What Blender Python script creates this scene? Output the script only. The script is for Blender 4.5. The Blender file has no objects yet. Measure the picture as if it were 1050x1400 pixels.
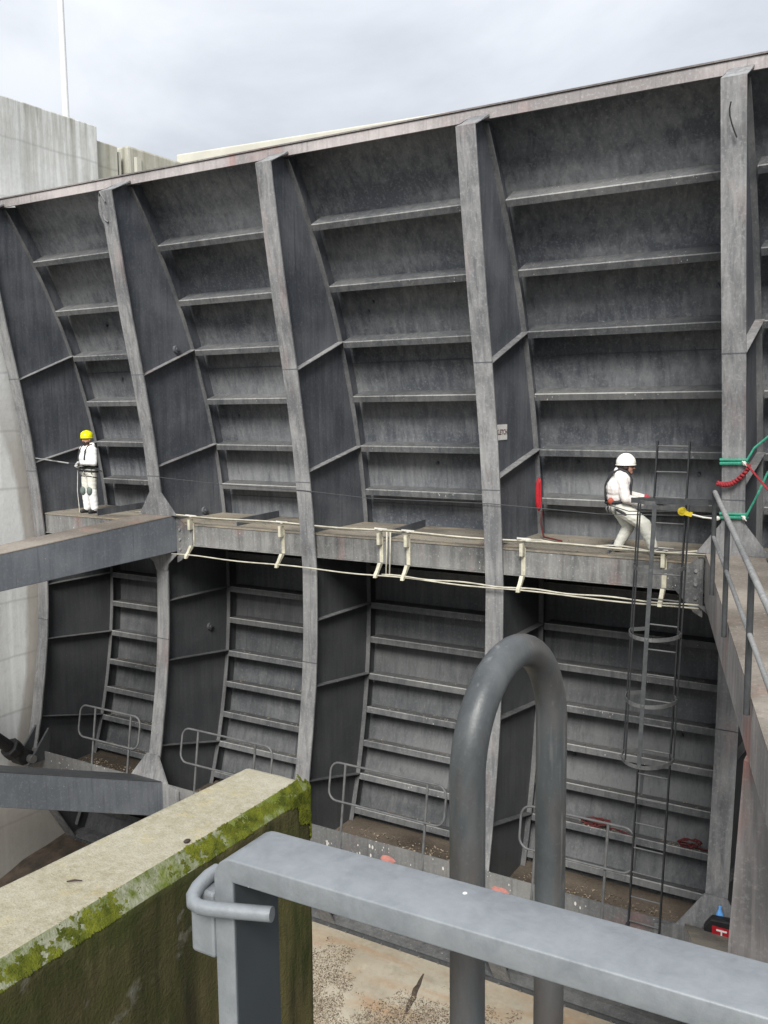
import bpy, bmesh, math, random
import numpy as np
from mathutils import Vector, Matrix, noise
random.seed(7)
sc = bpy.context.scene
col = sc.collection
R_ = math.radians
# ------------------------------------------------------------------ camera
EYE = 2.3
YAW, PITCH, ROLL, FPX = R_(30.81), R_(-6.61), R_(-0.58), 1253.5
fw = Vector((-math.sin(YAW)*math.cos(PITCH), math.cos(YAW)*math.cos(PITCH), math.sin(PITCH)))
rt0 = Vector((math.cos(YAW), math.sin(YAW), 0)); up0 = rt0.cross(fw)
rt = rt0*math.cos(ROLL)+up0*math.sin(ROLL); up = -rt0*math.sin(ROLL)+up0*math.cos(ROLL)
cd = bpy.data.cameras.new('camera'); cam = bpy.data.objects.new('camera', cd); col.objects.link(cam)
M = Matrix((rt, up, -fw)).transposed().to_4x4(); M.translation = Vector((0, 0, EYE)); cam.matrix_world = M
cd.sensor_fit = 'VERTICAL'; cd.sensor_height = 24; cd.lens = 24*FPX/1400; cd.clip_start = .05; cd.clip_end = 3000
sc.camera = cam
# ------------------------------------------------------------------ sky, sun, exposure
SUN_EL, SUN_AZ = R_(40), R_(158)      # azimuth clockwise from +Y: behind the camera, a little to the right
W = bpy.data.worlds.new('World'); sc.world = W; W.use_nodes = True
nt = W.node_tree; N = nt.nodes; L = nt.links; N.clear()
def nn(t, **k):
    n = N.new(t)
    for a, b in k.items(): setattr(n, a, b)
    return n
out = nn('ShaderNodeOutputWorld'); bg = nn('ShaderNodeBackground'); bg.inputs[1].default_value = .1
sky = nn('ShaderNodeTexSky', sky_type='NISHITA', sun_disc=False, sun_elevation=SUN_EL, sun_rotation=SUN_AZ, air_density=1.0, dust_density=3.0)
tc = nn('ShaderNodeTexCoord'); sep = nn('ShaderNodeSeparateXYZ'); L.new(tc.outputs['Generated'], sep.inputs[0])
def mth(op, a, b=None, c=False):
    n = nn('ShaderNodeMath', operation=op, use_clamp=c)
    for i, v in enumerate((a, b)):
        if v is None: continue
        if hasattr(v, 'is_output'): L.new(v, n.inputs[i])
        else: n.inputs[i].default_value = v
    return n.outputs[0]
zc = mth('MAXIMUM', sep.outputs[2], 0.0); zo = mth('ADD', zc, .16)
cx = mth('DIVIDE', sep.outputs[0], zo); cy = mth('DIVIDE', sep.outputs[1], zo)
cmb = nn('ShaderNodeCombineXYZ'); L.new(cx, cmb.inputs[0]); L.new(cy, cmb.inputs[1]); cmb.inputs[2].default_value = 3.3
cn = nn('ShaderNodeTexNoise'); cn.inputs['Scale'].default_value = 1.25; cn.inputs['Detail'].default_value = 7; cn.inputs['Roughness'].default_value = .55; cn.inputs['Distortion'].default_value = .35
L.new(cmb.outputs[0], cn.inputs['Vector'])
cr = nn('ShaderNodeValToRGB'); cr.color_ramp.elements[0].position = .36; cr.color_ramp.elements[0].color = (.77, .805, .86, 1)
cr.color_ramp.elements[1].position = .66; cr.color_ramp.elements[1].color = (1.08, 1.11, 1.16, 1); L.new(cn.outputs[0], cr.inputs[0])
cie = mth('ADD', mth('MULTIPLY', zc, 3.6), 1.46)         # overcast: the zenith is brighter than the horizon
cl = nn('ShaderNodeMix', data_type='RGBA', blend_type='MULTIPLY'); cl.inputs[0].default_value = 1; L.new(cr.outputs[0], cl.inputs[6]); L.new(cie, cl.inputs[7])
mx = nn('ShaderNodeMix', data_type='RGBA'); mx.inputs[0].default_value = .94; L.new(sky.outputs[0], mx.inputs[6]); L.new(cl.outputs[2], mx.inputs[7])
L.new(mx.outputs[2], bg.inputs[0]); L.new(bg.outputs[0], out.inputs[0])
sd = bpy.data.lights.new('sun', 'SUN'); sd.energy = 1.5; sd.angle = R_(22); sd.color = (1, .97, .92)
sun = bpy.data.objects.new('sun', sd); col.objects.link(sun)
sdir = Vector((math.sin(SUN_AZ)*math.cos(SUN_EL), math.cos(SUN_AZ)*math.cos(SUN_EL), math.sin(SUN_EL)))
sun.rotation_euler = sdir.to_track_quat('Z', 'Y').to_euler(); sun.location = (-10, -20, 40)
vs = sc.view_settings; vs.view_transform = 'Standard'; vs.look = 'None'; vs.gamma = 1; vs.use_curve_mapping = False; vs.exposure = 1.75

# ------------------------------------------------------------------ materials
def newmat(name, rough=.7, metal=0, spec=.4):
    m = bpy.data.materials.new(name); m.use_nodes = True
    b = m.node_tree.nodes['Principled BSDF']; b.inputs['Roughness'].default_value = rough; b.inputs['Metallic'].default_value = metal
    b.inputs['Specular IOR Level'].default_value = spec
    return m, m.node_tree, b
class G:
    """small node-graph helper working on world position"""
    def __init__(s, m): s.t = m.node_tree; s.b = s.t.nodes['Principled BSDF']; s.geo = s.t.nodes.new('ShaderNodeNewGeometry')
    def link(s, a, b): s.t.links.new(a, b)
    def noise(s, scale=(1, 1, 1), sc_=1., detail=4, rough=.55, dist=0., off=(0, 0, 0)):
        mp = s.t.nodes.new('ShaderNodeMapping'); mp.inputs['Scale'].default_value = scale; mp.inputs['Location'].default_value = off
        s.link(s.geo.outputs['Position'], mp.inputs[0]); n = s.t.nodes.new('ShaderNodeTexNoise')
        n.inputs['Scale'].default_value = sc_; n.inputs['Detail'].default_value = detail; n.inputs['Roughness'].default_value = rough; n.inputs['Distortion'].default_value = dist
        s.link(mp.outputs[0], n.inputs['Vector']); return n.outputs[0]
    def voro(s, scale=(1, 1, 1), sc_=1.):
        mp = s.t.nodes.new('ShaderNodeMapping'); mp.inputs['Scale'].default_value = scale
        s.link(s.geo.outputs['Position'], mp.inputs[0]); n = s.t.nodes.new('ShaderNodeTexVoronoi'); n.inputs['Scale'].default_value = sc_
        s.link(mp.outputs[0], n.inputs['Vector']); return n.outputs['Distance']
    def ramp(s, v, a, b, va=0., vb=1.):
        n = s.t.nodes.new('ShaderNodeMapRange'); n.clamp = True
        n.inputs[1].default_value = a; n.inputs[2].default_value = b; n.inputs[3].default_value = va; n.inputs[4].default_value = vb
        s.link(v, n.inputs[0]); return n.outputs[0]
    def math(s, op, a, b):
        n = s.t.nodes.new('ShaderNodeMath'); n.operation = op
        for i, v in enumerate((a, b)):
            if hasattr(v, 'is_output'): s.link(v, n.inputs[i])
            else: n.inputs[i].default_value = v
        return n.outputs[0]
    def mix(s, f, a, b):
        n = s.t.nodes.new('ShaderNodeMix'); n.data_type = 'RGBA'
        for i, v in ((0, f), (6, a), (7, b)):
            if hasattr(v, 'is_output'): s.link(v, n.inputs[i])
            elif i == 0: n.inputs[0].default_value = v
            else: n.inputs[i].default_value = (*v, 1)
        return n.outputs[2]
    def axis(s, i):
        n = s.t.nodes.new('ShaderNodeSeparateXYZ'); s.link(s.geo.outputs['Position'], n.inputs[0]); return n.outputs[i]
    def color(s, v): s.link(v, s.b.inputs['Base Color'])
    def bump(s, v, strength=.3, dist=.01):
        n = s.t.nodes.new('ShaderNodeBump'); n.inputs['Strength'].default_value = strength; n.inputs['Distance'].default_value = dist
        s.link(v, n.inputs['Height']); s.link(n.outputs[0], s.b.inputs['Normal'])
def steel(name, dark, light, streak=.5, specks=0., rust=0., pink=0., rough=.62, cover=.5, tan=None, lowdark=0., vary=.0, sscale=7):
    m, t, b = newmat(name, rough, 0, .35); g = G(m)
    st = g.noise((sscale, sscale, .55), 1., 6, .68, .6); bl = g.noise((.4, 1, 1.3), .8, 3, .5, .2); fi = g.noise((1, 1, 1), 22, 4, .7)
    f = g.math('ADD', g.math('MULTIPLY', g.ramp(st, .35, .68), streak), g.math('MULTIPLY', g.ramp(bl, .3, .7), 1-streak))
    f = g.ramp(f, .5-cover*.5, 1.05-cover*.5)
    c = g.mix(f, dark, light)
    c = g.mix(g.math('MULTIPLY', g.ramp(fi, .52, .75), .35), c, [min(1, x*1.7+.02) for x in light])
    d2 = g.noise((16, 16, .8), 1., 4, .65, off=(9, 3, 1))
    c = g.mix(g.math('MULTIPLY', g.ramp(d2, .56, .72), .45), c, [x*.45 for x in dark])
    if tan:
        t1 = g.noise((1, 1, 1), 2.3, 6, .65, off=(3, 8, 2)); c = g.mix(g.math('MULTIPLY', g.ramp(t1, .48, .64), .6), c, tan)
    if pink:
        p1 = g.noise((1, 1, .4), 1.6, 4, .5, off=(5, 2, 7)); c = g.mix(g.math('MULTIPLY', g.ramp(p1, .58, .7), pink), c, (.34, .13, .10))
    if rust:
        r1 = g.noise((4, 4, .6), 1.3, 5, .65, off=(1, 7, 4)); c = g.mix(g.math('MULTIPLY', g.ramp(r1, .58, .72), rust), c, (.13, .055, .03))
    if specks:
        v = g.voro((17, 17, 8), 1.); k = g.noise((1, 1, 1), 2.1, 3, .6, off=(2, 2, 9))
        th = g.math('MULTIPLY', g.ramp(k, .42, .66), .2*specks)
        n = g.t.nodes.new('ShaderNodeMath'); n.operation = 'LESS_THAN'; g.link(v, n.inputs[0]); g.link(th, n.inputs[1])
        c = g.mix(g.math('MULTIPLY', n.outputs[0], .8), c, (.55, .54, .5))
    if lowdark:   # darker towards the bottom, with an uneven upper edge
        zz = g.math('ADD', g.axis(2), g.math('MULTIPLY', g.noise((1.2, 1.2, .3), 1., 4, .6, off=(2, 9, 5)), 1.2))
        c = g.mix(g.ramp(zz, .5, -.6, 0., lowdark), c, (.032, .032, .029))
    if vary:
        oi = g.t.nodes.new('ShaderNodeObjectInfo'); hv = g.t.nodes.new('ShaderNodeHueSaturation'); g.link(g.ramp(oi.outputs['Random'], 0., 1., 1-vary, 1+vary), hv.inputs['Value']); g.link(c, hv.inputs['Color']); c = hv.outputs[0]
    g.color(c); g.bump(g.math('ADD', fi, g.math('MULTIPLY', bl, 2.)), .25, .008)
    g.link(g.ramp(bl, .3, .7, rough-.12, rough+.15), b.inputs['Roughness'])
    return m
def plain(name, c, rough=.6, var=.25, sc_=14, metal=0):
    m, t, b = newmat(name, rough, metal); g = G(m); n = g.noise((1, 1, 1), sc_, 4, .6)
    g.color(g.mix(g.ramp(n, .3, .7), [x*(1-var) for x in c], [min(1, x*(1+var)) for x in c])); return m
MT = {}
MT['skin'] = steel('weathered dark skin plate', (.07, .077, .09), (.215, .223, .23), .36, .2, 0, 0, .6, .5, lowdark=.52, vary=.10)
MT['web'] = steel('dark blue grey web paint', (.062, .069, .082), (.125, .132, .147), .4, .28, 0, 0, .58, .45, lowdark=.6, vary=.1)
MT['flange'] = steel('dusty grey flange paint', (.12, .123, .129), (.265, .266, .266), .5, .25, .15, .12, .65, .5, lowdark=.25, vary=.08, sscale=9)
MT['stiff'] = steel('grey stiffener paint', (.062, .066, .072), (.145, .147, .148), .45, .7, .12, 0, .65, .48, lowdark=.2, vary=.15)
MT['top'] = steel('faded top beam paint', (.22, .205, .205), (.40, .37, .365), .3, .1, .1, .35, .6, .5)
MT['girder'] = steel('streaked girder paint', (.07, .072, .074), (.215, .214, .206), .42, .6, .2, .25, .65, .52, vary=.1, sscale=5.5)
MT['lower'] = steel('speckled lower girder paint', (.09, .092, .094), (.17, .17, .163), .3, 1.5, .15, .2, .65, .5)
MT['deck'] = steel('dirty walkway deck', (.10, .092, .08), (.25, .228, .19), .1, .5, .3, 0, .85, .55, tan=(.30, .25, .18))
MT['ribedge'] = steel('grey rib back flange paint', (.08, .084, .09), (.17, .172, .174), .4, .3, .1, 0, .65, .5, lowdark=.3)
MT['wornedge'] = steel('worn pale plate edge', (.13, .132, .132), (.32, .32, .31), .3, 0, .1, 0, .6, .5)
MT['trough'] = steel('brown silted trough', (.045, .036, .027), (.13, .105, .08), .1, .5, .2, 0, .9, .5)
MT['arm'] = steel('blue grey arm paint', (.082, .092, .105), (.125, .135, .15), .35, .35, 0, 0, .5, .45)
MT['armtop'] = steel('worn brown arm deck', (.12, .105, .09), (.25, .225, .195), .1, .6, .3, .25, .8, .55)
MT['armside'] = steel('worn pinkish arm side', (.19, .185, .185), (.36, .335, .325), .5, .2, .25, .55, .6, .55)
MT['bar'] = plain('dark grey painted bar', (.05, .053, .056), .5)
MT['blackbar'] = plain('black painted bar', (.016, .017, .019), .5)
MT['tube'] = steel('galvanised grey tube', (.16, .163, .165), (.30, .30, .295), .3, .3, .1, 0, .5, .5)
MT['gtube'] = plain('dull grey tube', (.09, .092, .093), .55, .3, 6)
MT['pipe'] = plain('cream plastic pipe', (.42, .40, .33), .55, .3, 5)
MT['bracket'] = plain('cream bracket paint', (.44, .42, .33), .6, .3, 8)
MT['black'] = plain('black rubber', (.012, .012, .013), .6)
MT['primer'] = plain('red primer patch', (.34, .12, .095), .7, .2, 4)
MT['red'] = plain('red hose rubber', (.34, .010, .018), .55)
MT['redrope'] = plain('dull red rope', (.085, .014, .014), .9)
MT['redstrap'] = plain('red webbing', (.27, .022, .03), .8)
MT['green'] = plain('green webbing', (.035, .24, .16), .75, .3, 30)
MT['yellow'] = plain('yellow plastic', (.50, .38, .02), .5)
MT['ropew'] = plain('pale rope', (.55, .54, .5), .9)
MT['blue'] = plain('blue plastic', (.12, .35, .75), .35)
MT['white'] = plain('white panel', (.72, .71, .69), .5, .08)
MT['ink'] = plain('grey red lettering', (.16, .10, .10), .6)
MT['coverall'] = plain('white coverall cloth', (.72, .72, .715), .85, .1, 6)
MT['coverall_pink'] = steel('stained white coverall cloth', (.56, .49, .46), (.70, .68, .66), .1, 0, 0, 0, .85, .75)
MT['trouser'] = plain('ivory work trousers', (.60, .60, .54), .85, .1, 6)
MT['face'] = plain('skin tone', (.45, .24, .17), .55, .08)
MT['beard'] = plain('dark hair', (.035, .022, .018), .8)
MT['boot'] = plain('black boot leather', (.02, .02, .022), .6)
MT['glove'] = plain('grey glove', (.35, .35, .34), .8)
MT['redglove'] = plain('red glove', (.42, .03, .05), .7)
MT['hyellow'] = plain('yellow helmet shell', (.80, .78, .01), .35, .05)
MT['hwhite'] = plain('white helmet shell', (.78, .76, .70), .35, .06)
MT['pad'] = plain('grey knee pad', (.12, .15, .14), .8)
MT['strap'] = plain('black harness webbing', (.025, .025, .03), .75)
MT['orange'] = plain('orange red buckle', (.30, .06, .035), .6)
MT['steelpin'] = plain('bare metal', (.30, .30, .30), .35, .15, 14, .8)
MT['parapetfar'] = plain('cream painted concrete', (.46, .45, .39), .85, .12, 1.2)
MT['lamp'] = plain('pale grey pole paint', (.62, .63, .64), .5, .05)

def concrete(name, a, b_, top=None, stain=None, joints=True, arc=False):
    m, t, b = newmat(name, .88, 0, .25); g = G(m)
    bl = g.noise((1, 1, 1), .5, 6, .6, .3); fi = g.noise((1, 1, 1), 9, 6, .7); st = g.noise((2.2, 2.2, .12), 1., 5, .65)
    c = g.mix(g.ramp(bl, .3, .7), a, b_); c = g.mix(g.math('MULTIPLY', g.ramp(fi, .5, .8), .35), c, [x*.6 for x in a])
    c = g.mix(g.math('MULTIPLY', g.ramp(st, .5, .74), .4), c, [x*.6 for x in a])
    c = g.mix(g.math('MULTIPLY', g.ramp(g.noise((2.6, 2.6, .1), 1., 4, .6, off=(4, 4, 4)), .56, .72), .4), c, [min(1, x*1.35) for x in b_])
    z = g.axis(2)
    if top:
        st2 = g.noise((3.5, 3.5, .25), 1., 5, .7, off=(6, 1, 1)); ff = g.math('MULTIPLY', g.math('POWER', g.ramp(z, top-3.2, top+.1), 1.3), g.ramp(st2, .40, .66))
        c = g.mix(g.math('MULTIPLY', ff, .8), c, (.12, .105, .055))
    if joints:
        n = g.t.nodes.new('ShaderNodeMath'); n.operation = 'FRACT'; g.link(g.math('MULTIPLY', g.math('ADD', z, g.math('MULTIPLY', g.noise((1, 1, .3), 1.5, 3), .09)), 1/1.25), n.inputs[0])
        d = g.math('ABSOLUTE', g.math('SUBTRACT', n.outputs[0], .5), 0.)
        c = g.mix(g.math('MULTIPLY', g.ramp(d, .0, .035, 1., 0.), .4), c, [x*.5 for x in a])
    if arc:
        y = g.axis(1); r = g.math('POWER', g.math('ADD', g.math('POWER', g.math('SUBTRACT', y, 1.8), 2.), g.math('POWER', g.math('ADD', z, 1.39), 2.)), .5)
        wob = g.math('ADD', r, g.math('MULTIPLY', g.noise((1, 1, .3), 2.2, 4), .5))
        band = g.math('MULTIPLY', g.ramp(wob, 11.72, 11.85), g.ramp(wob, 15., 14.4))
        band = g.math('MULTIPLY', band, g.ramp(z, 3., 1.))
        c = g.mix(g.math('MULTIPLY', band, .62), c, (.24, .20, .155))
    if stain:
        s1 = g.noise((.5, 1.5, 1), .8, 6, .65, .5, off=(3, 3, 3)); c = g.mix(g.math('MULTIPLY', g.ramp(s1, .5, .7), .7), c, stain)
    g.color(c); g.bump(g.math('ADD', fi, bl), .35, .02); return m
MT['pier'] = concrete('pale pier concrete', (.52, .535, .53), (.68, .695, .69), 8.9, arc=True)
MT['pier2'] = concrete('algae stained pier concrete', (.36, .355, .30), (.50, .50, .45), 9.4)
MT['sill'] = concrete('cream sill concrete', (.25, .215, .155), (.36, .33, .265), None, (.30, .17, .085), False)
MT['ground'] = concrete('river bed concrete', (.06, .058, .05), (.11, .10, .085), None, None, False)
MT['platform'] = concrete('platform concrete', (.24, .24, .23), (.34, .34, .32), None, None, False)
def parapet_mats():
    m, t, b = newmat('lichen speckled coping concrete', .92, 0, .2); g = G(m)
    fi = g.noise((1, 1, 1), 210, 3, .75); md = g.noise((1, 1, 1), 55, 6, .72); bl = g.noise((1, 1, 1), 4.5, 5, .6)
    c = g.mix(g.ramp(md, .3, .72), (.235, .21, .14), (.36, .34, .27)); c = g.mix(g.math('MULTIPLY', g.ramp(bl, .45, .7), .35), c, (.40, .385, .315))
    c = g.mix(g.math('MULTIPLY', g.ramp(fi, .54, .68), .55), c, (.15, .13, .085)); y1 = g.noise((1, 1, 1), 11, 5, .7, off=(3, 3, 3))
    c = g.mix(g.math('MULTIPLY', g.ramp(y1, .55, .7), .45), c, (.36, .29, .12))
    g.color(c); g.bump(g.math('ADD', fi, g.math('MULTIPLY', md, 2.)), .7, .004); MT['coping'] = m
    m, t, b = newmat('mossy parapet side concrete', .93, 0, .2); g = G(m)
    md = g.noise((1, 1, 1), 18, 6, .7); st = g.noise((12, 12, 1.6), 1., 5, .65); bl = g.noise((1, 1, 1), 3.2, 6, .65, .4); fi = g.noise((1, 1, 1), 120, 3, .7)
    c = g.mix(g.ramp(st, .34, .66), (.022, .02, .009), (.07, .06, .025)); c = g.mix(g.math('MULTIPLY', g.ramp(bl, .42, .64), .75), c, (.028, .038, .006))
    c = g.mix(g.math('MULTIPLY', g.ramp(md, .56, .74), .5), c, (.10, .085, .045)); c = g.mix(g.math('MULTIPLY', g.ramp(fi, .6, .75), .4), c, (.015, .018, .006))
    lc = g.noise((1, 1, 1), 9, 4, .6, off=(7, 7, 7)); c = g.mix(g.math('MULTIPLY', g.ramp(lc, .63, .72), .6), c, (.15, .145, .12))
    y = g.axis(1); ef = g.math('MULTIPLY', g.ramp(y, 1.45, 1.9), g.ramp(st, .38, .6)); c = g.mix(g.math('MULTIPLY', ef, .6), c, (.12, .10, .04))
    g.color(c); g.bump(g.math('ADD', md, fi), .6, .006); MT['mossside'] = m
    m, t, b = newmat('lichen and moss chamfer', .95, 0, .2); g = G(m)
    md = g.noise((1, 1, 1), 22, 5, .65, off=(1, 5, 2)); bl = g.noise((1, 1, 1), 6, 4, .6); fi = g.noise((1, 1, 1), 130, 3, .7)
    c = g.mix(g.ramp(md, .38, .6), (.20, .205, .15), (.07, .09, .018)); c = g.mix(g.math('MULTIPLY', g.ramp(bl, .46, .62), .8), c, (.10, .125, .012))
    c = g.mix(g.math('MULTIPLY', g.ramp(fi, .55, .72), .5), c, (.05, .055, .02)); g.color(c); g.bump(g.math('ADD', md, fi), .8, .006); MT['chamfer'] = m
    m, t, b = newmat('bright green moss', .95, 0, .15); g = G(m); n1 = g.noise((1, 1, 1), 30, 4, .6); fi = g.noise((1, 1, 1), 240, 2, .6)
    c = g.mix(g.ramp(n1, .35, .65), (.035, .043, .005), (.10, .11, .011)); c = g.mix(g.math('MULTIPLY', g.ramp(fi, .55, .7), .5), c, (.04, .06, .006)); g.color(c); MT['moss'] = m
    m, t, b = newmat('galvanised flat bar', .42, .25, .5); g = G(m)
    md = g.noise((1, 1, 1), 30, 7, .75, .3); bl = g.noise((1, 1, 1), 9, 4, .6); fi = g.noise((1, 1, 1), 300, 2, .6); v = g.voro((1, 1, 1), 26)
    c = g.mix(g.ramp(md, .3, .7), (.155, .17, .182), (.22, .236, .248)); c = g.mix(g.math('MULTIPLY', g.ramp(bl, .5, .7), .35), c, (.265, .28, .29))
    n = g.t.nodes.new('ShaderNodeMath'); n.operation = 'LESS_THAN'; g.link(v, n.inputs[0]); g.link(g.math('MULTIPLY', g.ramp(g.noise((1, 1, 1), 17, 2, off=(4, 1, 8)), .55, .7), .16), n.inputs[1])
    c = g.mix(g.math('MULTIPLY', n.outputs[0], .7), c, (.80, .79, .74)); g.color(c); g.bump(g.math('ADD', fi, g.math('MULTIPLY', md, 1.5)), .12, .002)
    g.link(g.ramp(md, .3, .7, .36, .58), b.inputs['Roughness']); MT['galv'] = m
    m, t, b = newmat('worn dark steel tube', .42, .1, .5); g = G(m)
    md = g.noise((9, 9, 3), 1., 6, .65, .5); fi = g.noise((1, 1, 1), 200, 3, .6); bl = g.noise((5, 5, 1.5), 1., 4, .6, off=(2, 6, 1))
    c = g.mix(g.ramp(md, .3, .7), (.028, .033, .036), (.085, .092, .095)); c = g.mix(g.math('MULTIPLY', g.ramp(bl, .48, .64), .6), c, (.10, .07, .052))
    c = g.mix(g.math('MULTIPLY', g.ramp(fi, .58, .74), .3), c, (.11, .11, .11)); n3 = g.noise((14, 14, 8), 1., 2, .5, off=(8, 8, 3)); c = g.mix(g.math('MULTIPLY', g.ramp(n3, .68, .74), .5), c, (.30, .22, .15))
    sr = g.noise((40, 40, 3), 1., 3, .7, off=(1, 1, 6)); c = g.mix(g.math('MULTIPLY', g.ramp(sr, .62, .7), .35), c, (.19, .19, .185)); g.color(c); g.bump(g.math('ADD', fi, md), .2, .002); g.link(g.ramp(md, .3, .7, .36, .6), b.inputs['Roughness']); MT['hoop'] = m
    m, t, b = newmat('mussel and gravel debris', .9, 0, .2); g = G(m); n1 = g.noise((1, 1, 1), 34, 2, .6)
    g.color(g.mix(g.ramp(n1, .35, .65), (.045, .03, .02), (.36, .30, .22))); MT['debris'] = m
    m, t, b = newmat('dark wet silt', .7, 0, .4); g = G(m); n1 = g.noise((1, 1, 1), 3, 6, .7)
    g.color(g.mix(g.ramp(n1, .35, .65), (.03, .025, .02), (.10, .075, .055))); g.bump(n1, .6, .05); MT['silt'] = m
parapet_mats()
MT['postshade'] = plain('dark grey post shade sheet', (.035, .042, .047), .5, .1, 6)  # dark colour standing for shade on the barrier post's inner face

# ------------------------------------------------------------------ mesh helpers
class MB:
    def __init__(s): s.v = []; s.f = []; s.m = []; s.cur = 0
    def add(s, vs, fs):
        o = len(s.v); s.v += [tuple(x) for x in vs]
        for f in fs: s.f.append(tuple(o+i for i in f)); s.m.append(s.cur)
        return s
    def hexa(s, p):     # 8 points: bottom ring 0-3, top ring 4-7
        return s.add(p, [(3, 2, 1, 0), (4, 5, 6, 7), (0, 1, 5, 4), (1, 2, 6, 5), (2, 3, 7, 6), (3, 0, 4, 7)])
    def box(s, a, b):
        x0, x1 = sorted((a[0], b[0])); y0, y1 = sorted((a[1], b[1])); z0, z1 = sorted((a[2], b[2]))
        return s.hexa([(x0, y0, z0), (x1, y0, z0), (x1, y1, z0), (x0, y1, z0), (x0, y0, z1), (x1, y0, z1), (x1, y1, z1), (x0, y1, z1)])
    def prism(s, poly, d):   # closed polygon (3D points) extruded by vector d
        n = len(poly); d = Vector(d); p = [Vector(q) for q in poly]; q = [a+d for a in p]
        return s.add(p+q, [tuple(range(n))[::-1], tuple(range(n, 2*n))]+[(i, (i+1) % n, n+(i+1) % n, n+i) for i in range(n)])
    def bar(s, a, b, w, h, upv=(0, 0, 1)):   # rectangular bar from a to b
        a, b = Vector(a), Vector(b); d = (b-a).normalized(); u = Vector(upv); sx = d.cross(u)
        if sx.length < 1e-4: sx = d.cross(Vector((1, 0, 0)))
        sx.normalize(); u = sx.cross(d); o = [(-1, -1), (1, -1), (1, 1), (-1, 1)]
        P = [e+sx*(i*w/2)+u*(j*h/2) for e in (a, b) for i, j in o]
        return s.add(P, [(0, 1, 2, 3), (7, 6, 5, 4), (0, 4, 5, 1), (1, 5, 6, 2), (2, 6, 7, 3), (3, 7, 4, 0)])
    def tube(s, pts, r, n=8, closed=False, cap=True):
        pts = [Vector(p) for p in pts]; m = len(pts); rad = r if isinstance(r, (list, tuple)) else [r]*m
        prev = None; rings = []
        for i, p in enumerate(pts):
            if closed: t = pts[(i+1) % m]-pts[i-1]
            else: t = pts[min(i+1, m-1)]-pts[max(i-1, 0)]
            t.normalize()
            if prev is None:
                a = Vector((0, 0, 1)) if abs(t.z) < .9 else Vector((1, 0, 0)); u = t.cross(a).normalized()
            else: u = (prev-t*prev.dot(t)).normalized()
            prev = u; w = t.cross(u)
            rings.append([p+(u*math.cos(k*math.tau/n)+w*math.sin(k*math.tau/n))*rad[i] for k in range(n)])
        V = [q for g in rings for q in g]; Fs = []
        for i in range(m if closed else m-1):
            j = (i+1) % m
            for k in range(n): Fs.append((i*n+k, i*n+(k+1) % n, j*n+(k+1) % n, j*n+k))
        if cap and not closed: Fs += [tuple(range(n))[::-1], tuple(range((m-1)*n, m*n))]
        return s.add(V, Fs)
    def ball(s, c, r, seg=10, rings=6, z0=-1.):
        c = Vector(c); r = Vector(r) if not isinstance(r, (int, float)) else Vector((r, r, r)); V = []; Fs = []
        a0 = math.asin(z0)
        for i in range(rings+1):
            a = a0+(math.pi/2-a0)*i/rings
            for k in range(seg):
                b = k*math.tau/seg; V.append(c+Vector((r.x*math.cos(a)*math.cos(b), r.y*math.cos(a)*math.sin(b), r.z*math.sin(a))))
        for i in range(rings):
            for k in range(seg): Fs.append((i*seg+k, i*seg+(k+1) % seg, (i+1)*seg+(k+1) % seg, (i+1)*seg+k))
        Fs.append(tuple(range(seg))[::-1])
        return s.add(V, Fs)
    def mesh(s, name, mats, smooth=False):
        me = bpy.data.meshes.new(name); me.from_pydata(s.v, [], s.f)
        for m in (mats if isinstance(mats, (list, tuple)) else [mats]): me.materials.append(MT[m] if isinstance(m, str) else m)
        if isinstance(mats, (list, tuple)):
            for p, i in zip(me.polygons, s.m): p.material_index = i
        bm = bmesh.new(); bm.from_mesh(me); bmesh.ops.remove_doubles(bm, verts=bm.verts, dist=1e-5); bmesh.ops.recalc_face_normals(bm, faces=bm.faces)
        if smooth:
            for f in bm.faces: f.smooth = True
        bm.to_mesh(me); bm.free()
        if smooth and smooth != 'all': me.set_sharp_from_angle(angle=R_(40))
        return me
    def build(s, name, mats, parent=None, smooth=False, bevel=0):
        return obj(name, s.mesh(name, mats, smooth), parent, bevel)
def obj(name, me, parent=None, bevel=0):
    o = bpy.data.objects.new(name, me); col.objects.link(o)
    if parent is not None: o.parent = parent; o.matrix_parent_inverse = parent_inv(parent)
    if bevel:
        b = o.modifiers.new('bevel', 'BEVEL'); b.width = bevel; b.segments = 2; b.limit_method = 'ANGLE'; b.angle_limit = R_(50)
    return o
def world_mat(o):
    m = o.matrix_basis.copy()
    return m if o.parent is None else world_mat(o.parent) @ o.matrix_parent_inverse @ m
def parent_inv(p): return world_mat(p).inverted()
def empty(name, loc=(0, 0, 0)):
    o = bpy.data.objects.new(name, None); col.objects.link(o); o.location = loc; o.empty_display_size = .2; return o
def tag(o, label=None, cat=None, group=None, kind=None):
    if label: o['label'] = label
    if cat: o['category'] = cat
    if group: o['group'] = group
    if kind: o['kind'] = kind
    return o

# ------------------------------------------------------------------ geometry of the place
YC, ZC, RI, RS = 1.805, -1.39, 13.65, 14.02      # axis of the gate, stiffener front radius, skin radius
XR = [-17.03, -13.35, -9.67, -5.99, -2.32, 1.36]
def arc(th, r): return (YC+r*math.cos(R_(th)), ZC+r*math.sin(R_(th)))
LEV = [30.14, 25.37, 20.93, 16.41, 12.29, 8.62, 5.3, 2.1, -1.1, -4.04, -7.11, -9.96, -12.79, -15.58, -18.35, -21.2, -24.2]
TH_TOP, TH_BOT = 35.1, -27.5
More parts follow.
